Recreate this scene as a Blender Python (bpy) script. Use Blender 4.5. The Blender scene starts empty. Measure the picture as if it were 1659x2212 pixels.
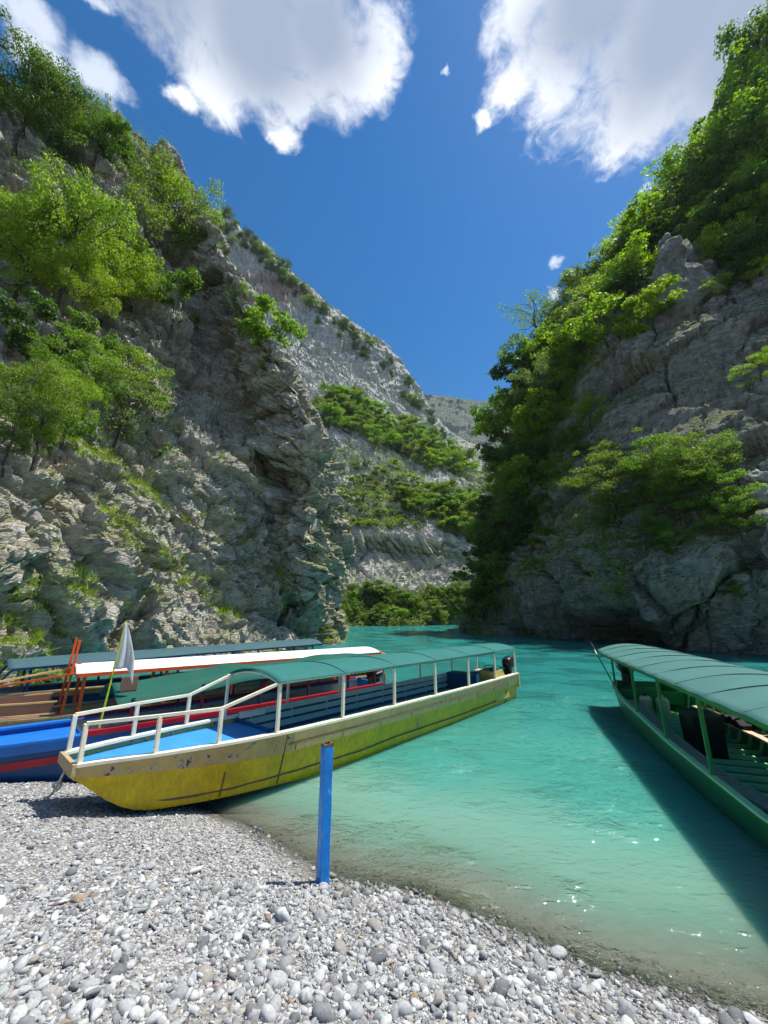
import bpy, bmesh, math, random
import numpy as np
from mathutils import Vector, Matrix
from mathutils.bvhtree import BVHTree

# ------------------------------------------------------------------ camera, sky, sun, exposure
scene = bpy.context.scene
col = scene.collection
CAM_H = 3.0
PITCH = math.radians(15)
CP, SP = math.cos(PITCH), math.sin(PITCH)
cam_d = bpy.data.cameras.new('camera')
cam = bpy.data.objects.new('camera', cam_d)
col.objects.link(cam)
cam.location = (0, 0, CAM_H)
cam.rotation_euler = (math.radians(90) + PITCH, 0, 0)
cam_d.sensor_fit = 'HORIZONTAL'
cam_d.sensor_width = 36
cam_d.lens = 18.0
cam_d.clip_start = 0.05
cam_d.clip_end = 12000
scene.camera = cam
scene.view_settings.view_transform = 'Standard'
scene.view_settings.look = 'None'
scene.view_settings.gamma = 1
scene.view_settings.use_curve_mapping = False
scene.view_settings.exposure = 0.5
scene.cycles.use_denoising = True
scene.cycles.max_bounces = 5
scene.cycles.diffuse_bounces = 2
scene.cycles.use_adaptive_sampling = True
scene.cycles.adaptive_threshold = 0.03
scene.cycles.glossy_bounces = 3
scene.cycles.transmission_bounces = 4
scene.cycles.transparent_max_bounces = 8
scene.cycles.sample_clamp_indirect = 4
scene.cycles.caustics_reflective = False
scene.cycles.caustics_refractive = False

SUN_AZ, SUN_EL = math.radians(68), math.radians(66)
sun_dir = Vector((math.sin(SUN_AZ) * math.cos(SUN_EL), math.cos(SUN_AZ) * math.cos(SUN_EL), math.sin(SUN_EL)))
sun_d = bpy.data.lights.new('sun', 'SUN')
sun_d.energy = 5.0
sun_d.angle = math.radians(0.5)
sun_d.color = (1.0, 0.96, 0.89)
sun = bpy.data.objects.new('sun', sun_d)
col.objects.link(sun)
sun.rotation_euler = sun_dir.to_track_quat('Z', 'Y').to_euler()
sun.location = (40, 30, 120)

world = bpy.data.worlds.new('World')
scene.world = world
world.use_nodes = True
world.cycles.sampling_method = 'NONE'


def ray(px, py):                      # the photograph's pixel (on a 1659 x 2212 grid) -> direction, forward part 1
    x = (px - 829.5) / 829.5
    v = (py - 1106) / 829.5
    return Vector((x, CP + v * SP, SP - v * CP))


def at_y(px, py, Y):
    d = ray(px, py)
    return Vector((0, 0, CAM_H)) + d * (Y / d.y)


def at_z(px, py, Z):
    d = ray(px, py)
    return Vector((0, 0, CAM_H)) + d * ((Z - CAM_H) / d.z)


def project(p):
    q = Vector(p) - Vector((0, 0, CAM_H))
    f = q.y * CP + q.z * SP
    u = -q.y * SP + q.z * CP
    return 829.5 + 829.5 * q.x / f, 1106 - 829.5 * u / f


class NT:                             # small node-tree writer
    def __init__(s, tree):
        s.t = tree; s.n = tree.nodes; s.l = tree.links

    def node(s, typ, inputs=None, **props):
        n = s.n.new(typ)
        for k, v in props.items():
            setattr(n, k, v)
        for k, v in (inputs or {}).items():
            if v is None:
                continue
            if hasattr(v, 'is_output'):
                s.l.new(v, n.inputs[k])
            else:
                n.inputs[k].default_value = v
        return n

    def math(s, op, a, b=None, c=None, clamp=False):
        n = s.node('ShaderNodeMath', {0: a, 1: b, 2: c}, operation=op)
        n.use_clamp = clamp
        return n.outputs[0]

    def vmath(s, op, a, b=None):
        n = s.node('ShaderNodeVectorMath', {0: a, 1: b}, operation=op)
        return n.outputs['Value'] if op in ('DISTANCE', 'LENGTH', 'DOT_PRODUCT') else n.outputs['Vector']

    def noise(s, vec, scale, detail=4, rough=0.55, dist=0.0):
        n = s.node('ShaderNodeTexNoise', {'Vector': vec, 'Scale': scale, 'Detail': detail, 'Roughness': rough, 'Distortion': dist})
        return n

    def ramp(s, fac, stops, mode='LINEAR'):
        n = s.node('ShaderNodeValToRGB', {'Fac': fac})
        cr = n.color_ramp
        cr.interpolation = mode
        while len(cr.elements) < len(stops):
            cr.elements.new(0.5)
        for e, (p, c) in zip(cr.elements, stops):
            e.position = p
            e.color = (c, c, c, 1) if isinstance(c, (int, float)) else (*c, 1)
        return n.outputs['Color']

    def mix(s, fac, a, b, blend='MIX'):
        n = s.node('ShaderNodeMix', data_type='RGBA', blend_type=blend)
        for k, v in ((0, fac), (6, a), (7, b)):
            if hasattr(v, 'is_output'):
                s.l.new(v, n.inputs[k])
            elif isinstance(v, (int, float)):
                n.inputs[k].default_value = v if k == 0 else (v, v, v, 1)
            else:
                n.inputs[k].default_value = (*v, 1) if len(v) == 3 else v
        return n.outputs[2]

    def smooth(s, x, lo, hi):
        n = s.node('ShaderNodeMapRange', {0: x, 1: lo, 2: hi, 3: 0.0, 4: 1.0}, interpolation_type='SMOOTHSTEP')
        return n.outputs[0]


def build_world():
    t = NT(world.node_tree)
    t.n.clear()
    out = t.node('ShaderNodeOutputWorld')
    bg = t.node('ShaderNodeBackground', {'Strength': 0.14})
    t.l.new(bg.outputs[0], out.inputs[0])
    sky = t.node('ShaderNodeTexSky', sky_type='NISHITA')
    sky.sun_disc = False
    sky.sun_elevation = SUN_EL
    sky.sun_rotation = SUN_AZ
    sky.altitude = 200
    sky.air_density = 1.25
    sky.dust_density = 0.25
    sky.ozone_density = 5.0
    skyc = t.node('ShaderNodeHueSaturation', {'Saturation': 1.42, 'Value': 0.60, 'Color': sky.outputs[0]}).outputs[0]
    co = t.node('ShaderNodeTexCoord').outputs['Generated']
    d = t.vmath('NORMALIZE', co)
    sx = t.node('ShaderNodeSeparateXYZ', {0: d})
    z = t.math('MAXIMUM', sx.outputs[2], 0.04)
    P = t.node('ShaderNodeCombineXYZ', {0: t.math('DIVIDE', sx.outputs[0], z), 1: t.math('DIVIDE', sx.outputs[1], z), 2: 0.0}).outputs[0]
    w1 = t.vmath('SUBTRACT', t.noise(P, 5.0, 5, 0.6).outputs['Color'], (0.5, 0.5, 0.5))
    w2 = t.node('ShaderNodeVectorMath', {0: w1, 3: 0.20}, operation='SCALE').outputs[0]
    Q = t.vmath('ADD', P, w2)
    # the two big cumulus clouds and the wisps beside them: (column, row, radius) seen from the landing
    puffs = [(300, -90, 170), (430, 20, 180), (560, 90, 190), (690, 90, 190), (790, 130, 110), (640, 235, 75), (470, 190, 110),
             (620, 300, 42), (395, 235, 45),
             (1130, 10, 100), (1260, 60, 170), (1420, 90, 230), (1600, 60, 260), (1110, 210, 75), (1200, 190, 120), (1400, 240, 130), (1320, 330, 50),
             (1040, 275, 34), (1290, -80, 200)]
    wisps = [(95, 70, 75), (30, 10, 70), (110, 170, 70), (235, 200, 62), (250, 35, 40), (950, 165, 15), (1290, 540, 22), (1205, 575, 20), (1390, 400, 22), (1200, 630, 14)]

    def field(lst, vec):
        acc = None
        for px, py, r in lst:
            a = ray(px, py); b = ray(px + r, py); c = ray(px, py + r)
            A = Vector((a.x / a.z, a.y / a.z, 0)); B = Vector((b.x / b.z, b.y / b.z, 0)); C = Vector((c.x / c.z, c.y / c.z, 0))
            rad = math.sqrt((B - A).length * (C - A).length)
            v = t.math('MULTIPLY_ADD', t.vmath('DISTANCE', vec, tuple(A)), -1 / rad, 1.0)
            acc = v if acc is None else t.math('SMOOTH_MAX', acc, v, 0.25)
        return acc
    f1 = field(puffs, Q)
    f2 = field(wisps, Q)
    far = t.noise(P, 0.55, 3, 0.5).outputs[0]
    behind = t.smooth(sx.outputs[1], 0.0, -0.25)
    f3 = t.math('MULTIPLY_ADD', t.math('SUBTRACT', far, 0.56), 5.0, t.math('MULTIPLY_ADD', behind, 1.0, -1.0))  # clouds out of view behind the camera, added for white fill light
    fb = t.math('SUBTRACT', t.noise(P, 7.0, 6, 0.62, 0.3).outputs[0], 0.5)
    fine = t.math('SUBTRACT', t.noise(P, 17.0, 5, 0.65, 0.8).outputs[0], 0.5)
    base = t.math('SMOOTH_MAX', f1, f3, 0.1)
    dens = t.math('ADD', t.math('MULTIPLY_ADD', fb, 1.15, base), t.math('MULTIPLY', fine, 0.95))
    mask1 = t.smooth(dens, -0.08, 0.62)
    dw = t.math('ADD', t.math('MULTIPLY_ADD', fb, 1.6, f2), t.math('MULTIPLY', fine, 0.6))
    mask2 = t.math('MULTIPLY', t.smooth(dw, -0.05, 0.75), 0.75)
    big = field([(330, -60, 260), (560, 60, 260), (690, 60, 200), (1290, 20, 230), (1450, 70, 290), (1620, 40, 300)], P)
    soft = t.math('SUBTRACT', t.noise(P, 2.6, 3, 0.5).outputs[0], 0.5)
    shade = t.smooth(t.math('ADD', t.math('MULTIPLY_ADD', fb, 0.30, t.math('SMOOTH_MAX', big, f3, 0.1)), t.math('MULTIPLY', soft, 0.7)), -0.05, 0.80)
    cc = t.mix(shade, (5.7, 5.9, 6.3), (2.0, 2.4, 3.2))
    c = t.mix(mask2, skyc, (5.2, 5.6, 6.3))
    c = t.mix(mask1, c, cc)
    t.l.new(c, bg.inputs['Color'])


build_world()

# ------------------------------------------------------------------ helpers
rng = np.random.default_rng(7)
random.seed(7)


def srgb(r, g, b):
    f = lambda c: (c / 255 / 12.92) if c <= 10 else ((c / 255 + 0.055) / 1.055) ** 2.4
    return (f(r), f(g), f(b))


def tag(o, label=None, cat=None, group=None, kind=None):
    for k, v in (('label', label), ('category', cat), ('group', group), ('kind', kind)):
        if v:
            o[k] = v
    return o


def empty(name, loc=(0, 0, 0), rz=0.0, ry=0.0):
    o = bpy.data.objects.new(name, None)
    o.empty_display_size = 0.3
    col.objects.link(o)
    o.location = loc
    o.rotation_euler = (0, ry, rz)
    return o


def obj(name, mesh, mat=None, parent=None):
    o = bpy.data.objects.new(name, mesh)
    if mat is not None and not mesh.materials:
        mesh.materials.append(mat)
    col.objects.link(o)
    o.parent = parent
    return o


def np_mesh(name, V, Fq, smooth=True, mat=None):
    """verts (n,3), faces (m,k) all with k corners"""
    me = bpy.data.meshes.new(name)
    V = np.asarray(V, dtype=np.float32); Fq = np.asarray(Fq, dtype=np.int32)
    k = Fq.shape[1]
    me.vertices.add(len(V)); me.vertices.foreach_set('co', V.ravel())
    me.loops.add(Fq.size); me.loops.foreach_set('vertex_index', Fq.ravel())
    me.polygons.add(len(Fq))
    me.polygons.foreach_set('loop_start', np.arange(0, Fq.size, k, dtype=np.int32))
    me.polygons.foreach_set('loop_total', np.full(len(Fq), k, dtype=np.int32))
    me.polygons.foreach_set('use_smooth', np.full(len(Fq), smooth))
    me.update(calc_edges=True)
    if mat is not None:
        me.materials.append(mat)
    return me


def add_attr(me, name, vals, dom='POINT'):
    vals = np.asarray(vals, dtype=np.float32)
    if vals.ndim == 1:
        a = me.attributes.new(name, 'FLOAT', dom); a.data.foreach_set('value', vals)
    else:
        a = me.attributes.new(name, 'FLOAT_COLOR', dom)
        a.data.foreach_set('color', np.hstack([vals, np.ones((len(vals), 1), np.float32)]).ravel())


class MB:                             # collects faces, then links them as ONE mesh object
    def __init__(s):
        s.v = []; s.f = []

    def add(s, vs, fs):
        o = len(s.v)
        s.v += [tuple(p) for p in vs]
        s.f += [tuple(i + o for i in f) for f in fs]
        return s

    def box(s, c, size, rot=None, taper=1.0):
        hx, hy, hz = size[0] / 2, size[1] / 2, size[2] / 2
        vs = []
        for z in (-1, 1):
            k = taper if z > 0 else 1
            for x, y in ((-1, -1), (1, -1), (1, 1), (-1, 1)):
                p = Vector((x * hx * k, y * hy * k, z * hz))
                vs.append((rot @ p if rot else p) + Vector(c))
        return s.add(vs, [(3, 2, 1, 0), (4, 5, 6, 7), (0, 1, 5, 4), (1, 2, 6, 5), (2, 3, 7, 6), (3, 0, 4, 7)])

    def bar(s, p, q, w=0.05, h=None):
        p, q = Vector(p), Vector(q)
        h = w if h is None else h
        d = (q - p).normalized()
        up = Vector((0, 0, 1)) if abs(d.z) < 0.9 else Vector((1, 0, 0))
        a = d.cross(up).normalized(); b = a.cross(d).normalized()
        if abs(d.z) >= 0.9:
            a, b = Vector((1, 0, 0)), Vector((0, 1, 0))
        vs = [e + a * (x * w / 2) + b * (y * h / 2) for e in (p, q) for x, y in ((-1, -1), (1, -1), (1, 1), (-1, 1))]
        return s.add(vs, [(3, 2, 1, 0), (4, 5, 6, 7), (0, 1, 5, 4), (1, 2, 6, 5), (2, 3, 7, 6), (3, 0, 4, 7)])

    def tube(s, pts, r, n=8, caps=True):
        pts = [Vector(p) for p in pts]
        rs = r if isinstance(r, (list, tuple)) else [r] * len(pts)
        vs, fs = [], []
        prev = None
        for i, p in enumerate(pts):
            d = (pts[min(i + 1, len(pts) - 1)] - pts[max(i - 1, 0)]).normalized()
            a = prev - d * prev.dot(d) if prev else d.orthogonal()
            if a.length < 1e-4:
                a = d.orthogonal()
            a.normalize(); prev = a
            b = d.cross(a)
            for k in range(n):
                t = 2 * math.pi * k / n
                vs.append(p + (a * math.cos(t) + b * math.sin(t)) * rs[i])
        for i in range(len(pts) - 1):
            for k in range(n):
                fs.append((i * n + k, i * n + (k + 1) % n, (i + 1) * n + (k + 1) % n, (i + 1) * n + k))
        if caps:
            fs.append(tuple(range(n - 1, -1, -1)))
            fs.append(tuple(range((len(pts) - 1) * n, len(pts) * n)))
        return s.add(vs, fs)

    def loft(s, rings, closed=False, cap=False):
        n = len(rings[0])
        vs = [p for r in rings for p in r]
        fs = []
        for i in range(len(rings) - 1):
            for k in range(n if closed else n - 1):
                fs.append((i * n + k, i * n + (k + 1) % n, (i + 1) * n + (k + 1) % n, (i + 1) * n + k))
        if cap:
            fs.append(tuple(range(n - 1, -1, -1)))
            fs.append(tuple(range((len(rings) - 1) * n, len(rings) * n)))
        return s.add(vs, fs)

    def blob(s, c, size, p=3.0, nu=14, nv=9, fn=None):     # rounded box (superellipsoid)
        vs, fs = [], []
        sg = lambda x, e: math.copysign(abs(x) ** e, x)
        e = 2.0 / p
        for j in range(nv):
            ph = -math.pi / 2 + math.pi * j / (nv - 1)
            for i in range(nu):
                th = 2 * math.pi * i / nu
                q = Vector((sg(math.cos(ph), e) * sg(math.cos(th), e) * size[0] / 2, sg(math.cos(ph), e) * sg(math.sin(th), e) * size[1] / 2, sg(math.sin(ph), e) * size[2] / 2))
                if fn:
                    q = fn(q)
                vs.append(q + Vector(c))
        for j in range(nv - 1):
            for i in range(nu):
                fs.append((j * nu + i, j * nu + (i + 1) % nu, (j + 1) * nu + (i + 1) % nu, (j + 1) * nu + i))
        return s.add(vs, fs)

    def build(s, name, mat, parent=None, smooth=False, bevel=0.0):
        me = bpy.data.meshes.new(name)
        me.from_pydata(s.v, [], s.f)
        me.update()
        bm = bmesh.new(); bm.from_mesh(me)
        bmesh.ops.remove_doubles(bm, verts=bm.verts, dist=1e-5)
        bmesh.ops.recalc_face_normals(bm, faces=bm.faces)
        if bevel:
            bmesh.ops.bevel(bm, geom=list(bm.edges), offset=bevel, segments=1, affect='EDGES', clamp_overlap=True)
        bm.to_mesh(me); bm.free()
        if smooth:
            me.polygons.foreach_set('use_smooth', np.ones(len(me.polygons), dtype=bool))
        return obj(name, me, mat, parent)


# ---- numpy noise
_tab = np.random.default_rng(3).random((4, 65536)).astype(np.float32)


def _h(ix, iy, iz, k=0):
    u = (ix.astype(np.int64) * 73856093) ^ (iy.astype(np.int64) * 19349663) ^ (iz.astype(np.int64) * 83492791)
    u = (u ^ (u >> 13)) * 1274126177
    return _tab[k][(u ^ (u >> 16)) & 65535]


def vnoise(p):
    i = np.floor(p).astype(np.int64); f = p - i
    u = f * f * (3 - 2 * f)
    r = 0
    for dx in (0, 1):
        wx = u[:, 0] if dx else 1 - u[:, 0]
        for dy in (0, 1):
            wy = u[:, 1] if dy else 1 - u[:, 1]
            for dz in (0, 1):
                wz = u[:, 2] if dz else 1 - u[:, 2]
                r = r + wx * wy * wz * _h(i[:, 0] + dx, i[:, 1] + dy, i[:, 2] + dz)
    return r


def fbm(p, o=4, g=0.5):
    a, s, t = 1.0, 0, 0
    for k in range(o):
        s = s + a * vnoise(p + k * 17.3); t += a
        p = p * 2.03; a *= g
    return s / t - 0.5


def facets(p, tilt=0.8):
    """rock facets: every cell is a tilted plane at its own height; also the crack distance"""
    i = np.floor(p).astype(np.int64)
    n = len(p)
    d1 = np.full(n, 9e9); d2 = np.full(n, 9e9)
    val = np.zeros(n); dv = np.zeros((n, 3)); g = np.zeros((n, 3))
    for dx in (-1, 0, 1):
        for dy in (-1, 0, 1):
            for dz in (-1, 0, 1):
                c = i + np.array([dx, dy, dz])
                fx, fy, fz = _h(c[:, 0], c[:, 1], c[:, 2], 0), _h(c[:, 0], c[:, 1], c[:, 2], 1), _h(c[:, 0], c[:, 1], c[:, 2], 2)
                q = c + np.stack([fx, fy, fz], 1)
                d = p - q
                dd = (d * d).sum(1)
                m = dd < d1
                d2 = np.where(m, d1, np.minimum(d2, dd))
                d1 = np.where(m, dd, d1)
                if m.any():
                    val[m] = _h(c[m, 0], c[m, 1], c[m, 2], 3)
                    dv[m] = d[m]
                    g[m] = np.stack([fy[m], fz[m], fx[m]], 1) - 0.5
    crack = np.sqrt(d2) - np.sqrt(d1)
    return (val - 0.5) + tilt * (dv * g).sum(1) * 2, crack


def catmull(C, n0, n1):
    """control grid (R,K,3) -> (n0,n1,3)"""
    def up(A, n):
        R = A.shape[0]
        t = np.linspace(0, R - 1 - 1e-6, n)
        i = np.floor(t).astype(int); f = (t - i)[:, None, None]
        g = lambda k: A[np.clip(k, 0, R - 1)]
        p0, p1, p2, p3 = g(i - 1), g(i), g(i + 1), g(i + 2)
        return 0.5 * ((2 * p1) + (-p0 + p2) * f + (2 * p0 - 5 * p1 + 4 * p2 - p3) * f ** 2 + (-p0 + 3 * p1 - 3 * p2 + p3) * f ** 3)
    A = up(np.asarray(C, float), n0)
    return up(A.transpose(1, 0, 2), n1).transpose(1, 0, 2)


def grid_normals(P):
    du = np.gradient(P, axis=0); dv = np.gradient(P, axis=1)
    n = np.cross(dv, du)
    return n / np.maximum(np.linalg.norm(n, axis=2, keepdims=True), 1e-9)


def grid_mesh(name, P, mat, smooth=True):
    a, b = P.shape[:2]
    idx = np.arange(a * b).reshape(a, b)
    F = np.stack([idx[:-1, :-1], idx[:-1, 1:], idx[1:, 1:], idx[1:, :-1]], -1).reshape(-1, 4)
    return np_mesh(name, P.reshape(-1, 3), F, smooth, mat)

# ------------------------------------------------------------------ materials
def new_mat(name):
    m = bpy.data.materials.new(name)
    m.use_nodes = True
    t = NT(m.node_tree)
    t.n.clear()
    out = t.node('ShaderNodeOutputMaterial')
    return m, t, out


def rock_mat(name, light, dark, warm, moss, moss_amt=0.5, scale=1.0, bedding=(0.5, 0.1, 0.85), streak=0.0, bump=0.5, red=None):
    m, t, out = new_mat(name)
    geo = t.node('ShaderNodeNewGeometry')
    pos = geo.outputs['Position']
    b = t.node('ShaderNodeMapping', {'Vector': pos, 'Rotation': (0, math.atan2(bedding[0], bedding[2]), 0), 'Scale': (scale, scale, scale * 3.2)}).outputs[0]
    big = t.noise(pos, 0.16 * scale, 5, 0.6).outputs[0]
    mid = t.noise(b, 0.55, 6, 0.65, 0.4).outputs[0]
    fine = t.noise(b, 2.6, 6, 0.7).outputs[0]
    c = t.mix(t.ramp(mid, [(0.32, 0.0), (0.62, 1.0)]), dark, light)
    c = t.mix(t.math('MULTIPLY', t.ramp(big, [(0.5, 0.0), (0.66, 1.0)]), 0.6), c, warm)
    c = t.mix(t.math('MULTIPLY', t.ramp(fine, [(0.3, 1.0), (0.5, 0.0)]), 0.6), c, tuple(x * 0.45 for x in dark))
    lich = t.noise(pos, 1.3 * scale, 4, 0.7).outputs[0]
    c = t.mix(t.math('MULTIPLY', t.ramp(lich, [(0.55, 0.0), (0.7, 1.0)]), 0.45), c, tuple(min(0.62, x * 1.35) for x in light))
    if streak:
        sv = t.node('ShaderNodeMapping', {'Vector': pos, 'Scale': (1.0 * scale, 1.0 * scale, 0.06 * scale)}).outputs[0]
        st = t.noise(sv, 1.4, 4, 0.6).outputs[0]
        c = t.mix(t.math('MULTIPLY', t.ramp(st, [(0.48, 0.0), (0.62, 1.0)]), streak), c, tuple(x * 0.4 for x in dark))
    if red:
        cen, rad, rc = red
        dd = t.vmath('DISTANCE', t.vmath('ADD', pos, t.node('ShaderNodeVectorMath', {0: t.vmath('SUBTRACT', t.noise(pos, 0.05, 3).outputs['Color'], (0.5, 0.5, 0.5)), 3: rad * 1.3}, operation='SCALE').outputs[0]), cen)
        c = t.mix(t.math('MULTIPLY', t.smooth(dd, rad, rad * 0.3), 0.8), c, rc)
    nz = t.node('ShaderNodeSeparateXYZ', {0: geo.outputs['Normal']}).outputs[2]
    mo = t.noise(pos, 0.45 * scale, 6, 0.65).outputs[0]
    mf = t.math('MULTIPLY', t.smooth(t.math('ADD', nz, t.math('MULTIPLY_ADD', mo, 1.5, -0.75)), 0.62 - 0.45 * moss_amt, 1.0 - 0.4 * moss_amt), 0.9)
    mc = t.mix(fine, moss, tuple(x * 1.7 for x in moss))
    c = t.mix(mf, c, mc)
    vor = t.node('ShaderNodeTexVoronoi', {'Vector': t.vmath('ADD', b, t.vmath('MULTIPLY', t.noise(pos, 1.2 * scale, 2).outputs['Color'], (0.8, 0.8, 0.8))), 'Scale': 0.8}, feature='DISTANCE_TO_EDGE').outputs[0]
    h = t.math('ADD', t.math('MULTIPLY', t.noise(b, 1.6, 5, 0.72).outputs[0], 1.0), t.math('MULTIPLY', t.math('MINIMUM', vor, 0.12), 2.0))
    bmp = t.node('ShaderNodeBump', {'Strength': bump, 'Distance': 0.5 / scale, 'Height': h})
    p = t.node('ShaderNodeBsdfPrincipled', {'Base Color': c, 'Roughness': 0.9, 'Specular IOR Level': 0.2, 'Normal': bmp.outputs[0]})
    t.l.new(p.outputs[0], out.inputs[0])
    return m


def leaf_mat(name):
    m, t, out = new_mat(name)
    oi = t.node('ShaderNodeObjectInfo')
    a = t.node('ShaderNodeAttribute', attribute_name='tint').outputs['Fac']
    v = t.math('MULTIPLY_ADD', a, 0.9, 0.5)
    c = t.mix(1.0, oi.outputs['Color'], v, 'MULTIPLY')
    cv = t.node('ShaderNodeCombineColor')
    for i in range(3):
        t.l.new(v, cv.inputs[i])
    c = t.mix(1.0, oi.outputs['Color'], cv.outputs[0], 'MULTIPLY')
    d = t.node('ShaderNodeBsdfPrincipled', {'Base Color': c, 'Roughness': 0.55, 'Specular IOR Level': 0.35})
    tc = t.mix(1.0, c, (1.25, 1.6, 0.3), 'MULTIPLY')
    tr = t.node('ShaderNodeBsdfTranslucent', {'Color': tc})
    mx = t.node('ShaderNodeMixShader', {0: 0.48, 1: d.outputs[0], 2: tr.outputs[0]})
    t.l.new(mx.outputs[0], out.inputs[0])
    return m


def paint(name, c, rough=0.45, wear=0.0, rust=(0.10, 0.05, 0.025), scale=3.0, var=0.12, bump=0.05, under=None, streak=False, mottle=None):
    m, t, out = new_mat(name)
    co = t.node('ShaderNodeTexCoord').outputs['Object']
    n1 = t.noise(co, scale, 6, 0.65).outputs[0]
    cc = t.mix(t.ramp(n1, [(0.3, 0.0), (0.7, 1.0)]), tuple(x * (1 - var) for x in c), tuple(min(0.9, x * (1 + var)) for x in c))
    n3 = t.noise(co, scale * 0.35, 4, 0.6).outputs[0]
    cc = t.mix(t.math('MULTIPLY', t.ramp(n3, [(0.5, 0.0), (0.75, 1.0)]), var * 2), cc, tuple(x * 0.55 + 0.03 for x in c))
    if mottle:
        mv = t.node('ShaderNodeMapping', {'Vector': co, 'Rotation': (0, 0.5, 0), 'Scale': (7, 7, 2.2)}).outputs[0]
        cc = t.mix(t.ramp(t.noise(mv, 2.2, 6, 0.7, 0.8).outputs[0], [(0.38, 0.0), (0.68, 0.55)]), cc, mottle)
    rg = rough
    if wear:
        vec = co
        if streak:
            vec = t.node('ShaderNodeMapping', {'Vector': co, 'Scale': (1.0, 1.0, 0.25)}).outputs[0]
        n2 = t.noise(vec, scale * 1.7, 8, 0.7, 0.5).outputs[0]
        th = 0.72 - 0.24 * wear
        f = t.ramp(n2, [(th, 0.0), (th + 0.05, 1.0)])
        if under:
            f0 = t.ramp(n2, [(th - 0.035, 0.0), (th - 0.015, 1.0)])
            cc = t.mix(f0, cc, under)
        cc = t.mix(f, cc, rust)
        rg = t.math('MULTIPLY_ADD', f, 0.9 - rough, rough)
    bmp = t.node('ShaderNodeBump', {'Strength': 0.4, 'Distance': bump, 'Height': t.noise(co, scale * 1.2, 5).outputs[0]})
    p = t.node('ShaderNodeBsdfPrincipled', {'Base Color': cc, 'Roughness': rg, 'Specular IOR Level': 0.4, 'Normal': bmp.outputs[0]})
    t.l.new(p.outputs[0], out.inputs[0])
    return m


def cloth_mat(name, c, trans=0.25, seam=0.0):
    m, t, out = new_mat(name)
    co = t.node('ShaderNodeTexCoord').outputs['Object']
    n = t.noise(co, 1.3, 5, 0.6).outputs[0]
    cc = t.mix(n, tuple(x * 0.8 for x in c), tuple(x * 1.2 for x in c))
    dirt = t.noise(t.node('ShaderNodeMapping', {'Vector': co, 'Scale': (0.7, 3.0, 1)}).outputs[0], 2.0, 6, 0.7).outputs[0]
    cc = t.mix(t.math('MULTIPLY', t.ramp(dirt, [(0.52, 0.0), (0.75, 1.0)]), 0.45), cc, tuple(x * 0.7 + 0.08 for x in c))
    wv = t.noise(t.node('ShaderNodeMapping', {'Vector': co, 'Scale': (60, 60, 60)}).outputs[0], 2.0, 2).outputs[0]
    wr = t.noise(t.node('ShaderNodeMapping', {'Vector': co, 'Scale': (2.5, 0.6, 1)}).outputs[0], 1.0, 4).outputs[0]
    bmp = t.node('ShaderNodeBump', {'Strength': 0.35, 'Distance': 0.05, 'Height': t.math('MULTIPLY_ADD', wv, 0.05, wr)})
    p = t.node('ShaderNodeBsdfPrincipled', {'Base Color': cc, 'Roughness': 0.75, 'Specular IOR Level': 0.25, 'Normal': bmp.outputs[0]})
    tr = t.node('ShaderNodeBsdfTranslucent', {'Color': cc})
    mx = t.node('ShaderNodeMixShader', {0: trans, 1: p.outputs[0], 2: tr.outputs[0]})
    t.l.new(mx.outputs[0], out.inputs[0])
    return m


def pebble_mat():
    m, t, out = new_mat('pebble_stone')
    a = t.node('ShaderNodeAttribute', attribute_name='tint').outputs['Color']
    co = t.node('ShaderNodeNewGeometry').outputs['Position']
    n = t.noise(co, 60, 5, 0.6).outputs[0]
    vein = t.noise(t.node('ShaderNodeMapping', {'Vector': co, 'Rotation': (0.4, 0.7, 0.2), 'Scale': (14, 60, 60)}).outputs[0], 0.6, 3, 0.5, 0.6).outputs[0]
    g = t.ramp(n, [(0.3, 0.72), (0.7, 1.12)])
    c = t.mix(1.0, a, g, 'MULTIPLY')
    c = t.mix(t.math('MULTIPLY', t.ramp(vein, [(0.60, 0.0), (0.66, 1.0)]), 0.35), c, (0.55, 0.55, 0.53))
    z = t.node('ShaderNodeSeparateXYZ', {0: co}).outputs[2]
    wet = t.smooth(t.math('MULTIPLY_ADD', t.noise(co, 1.7, 3).outputs[0], 0.12, z), 0.17, 0.07)
    c = t.mix(wet, c, t.mix(1.0, c, (0.50, 0.49, 0.46), 'MULTIPLY'))
    r = t.math('MULTIPLY_ADD', wet, -0.55, 0.85)
    bmp = t.node('ShaderNodeBump', {'Strength': 0.25, 'Distance': 0.004, 'Height': t.noise(co, 140, 4).outputs[0]})
    p = t.node('ShaderNodeBsdfPrincipled', {'Base Color': c, 'Roughness': r, 'Specular IOR Level': 0.3, 'Normal': bmp.outputs[0]})
    t.l.new(p.outputs[0], out.inputs[0])
    return m


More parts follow.
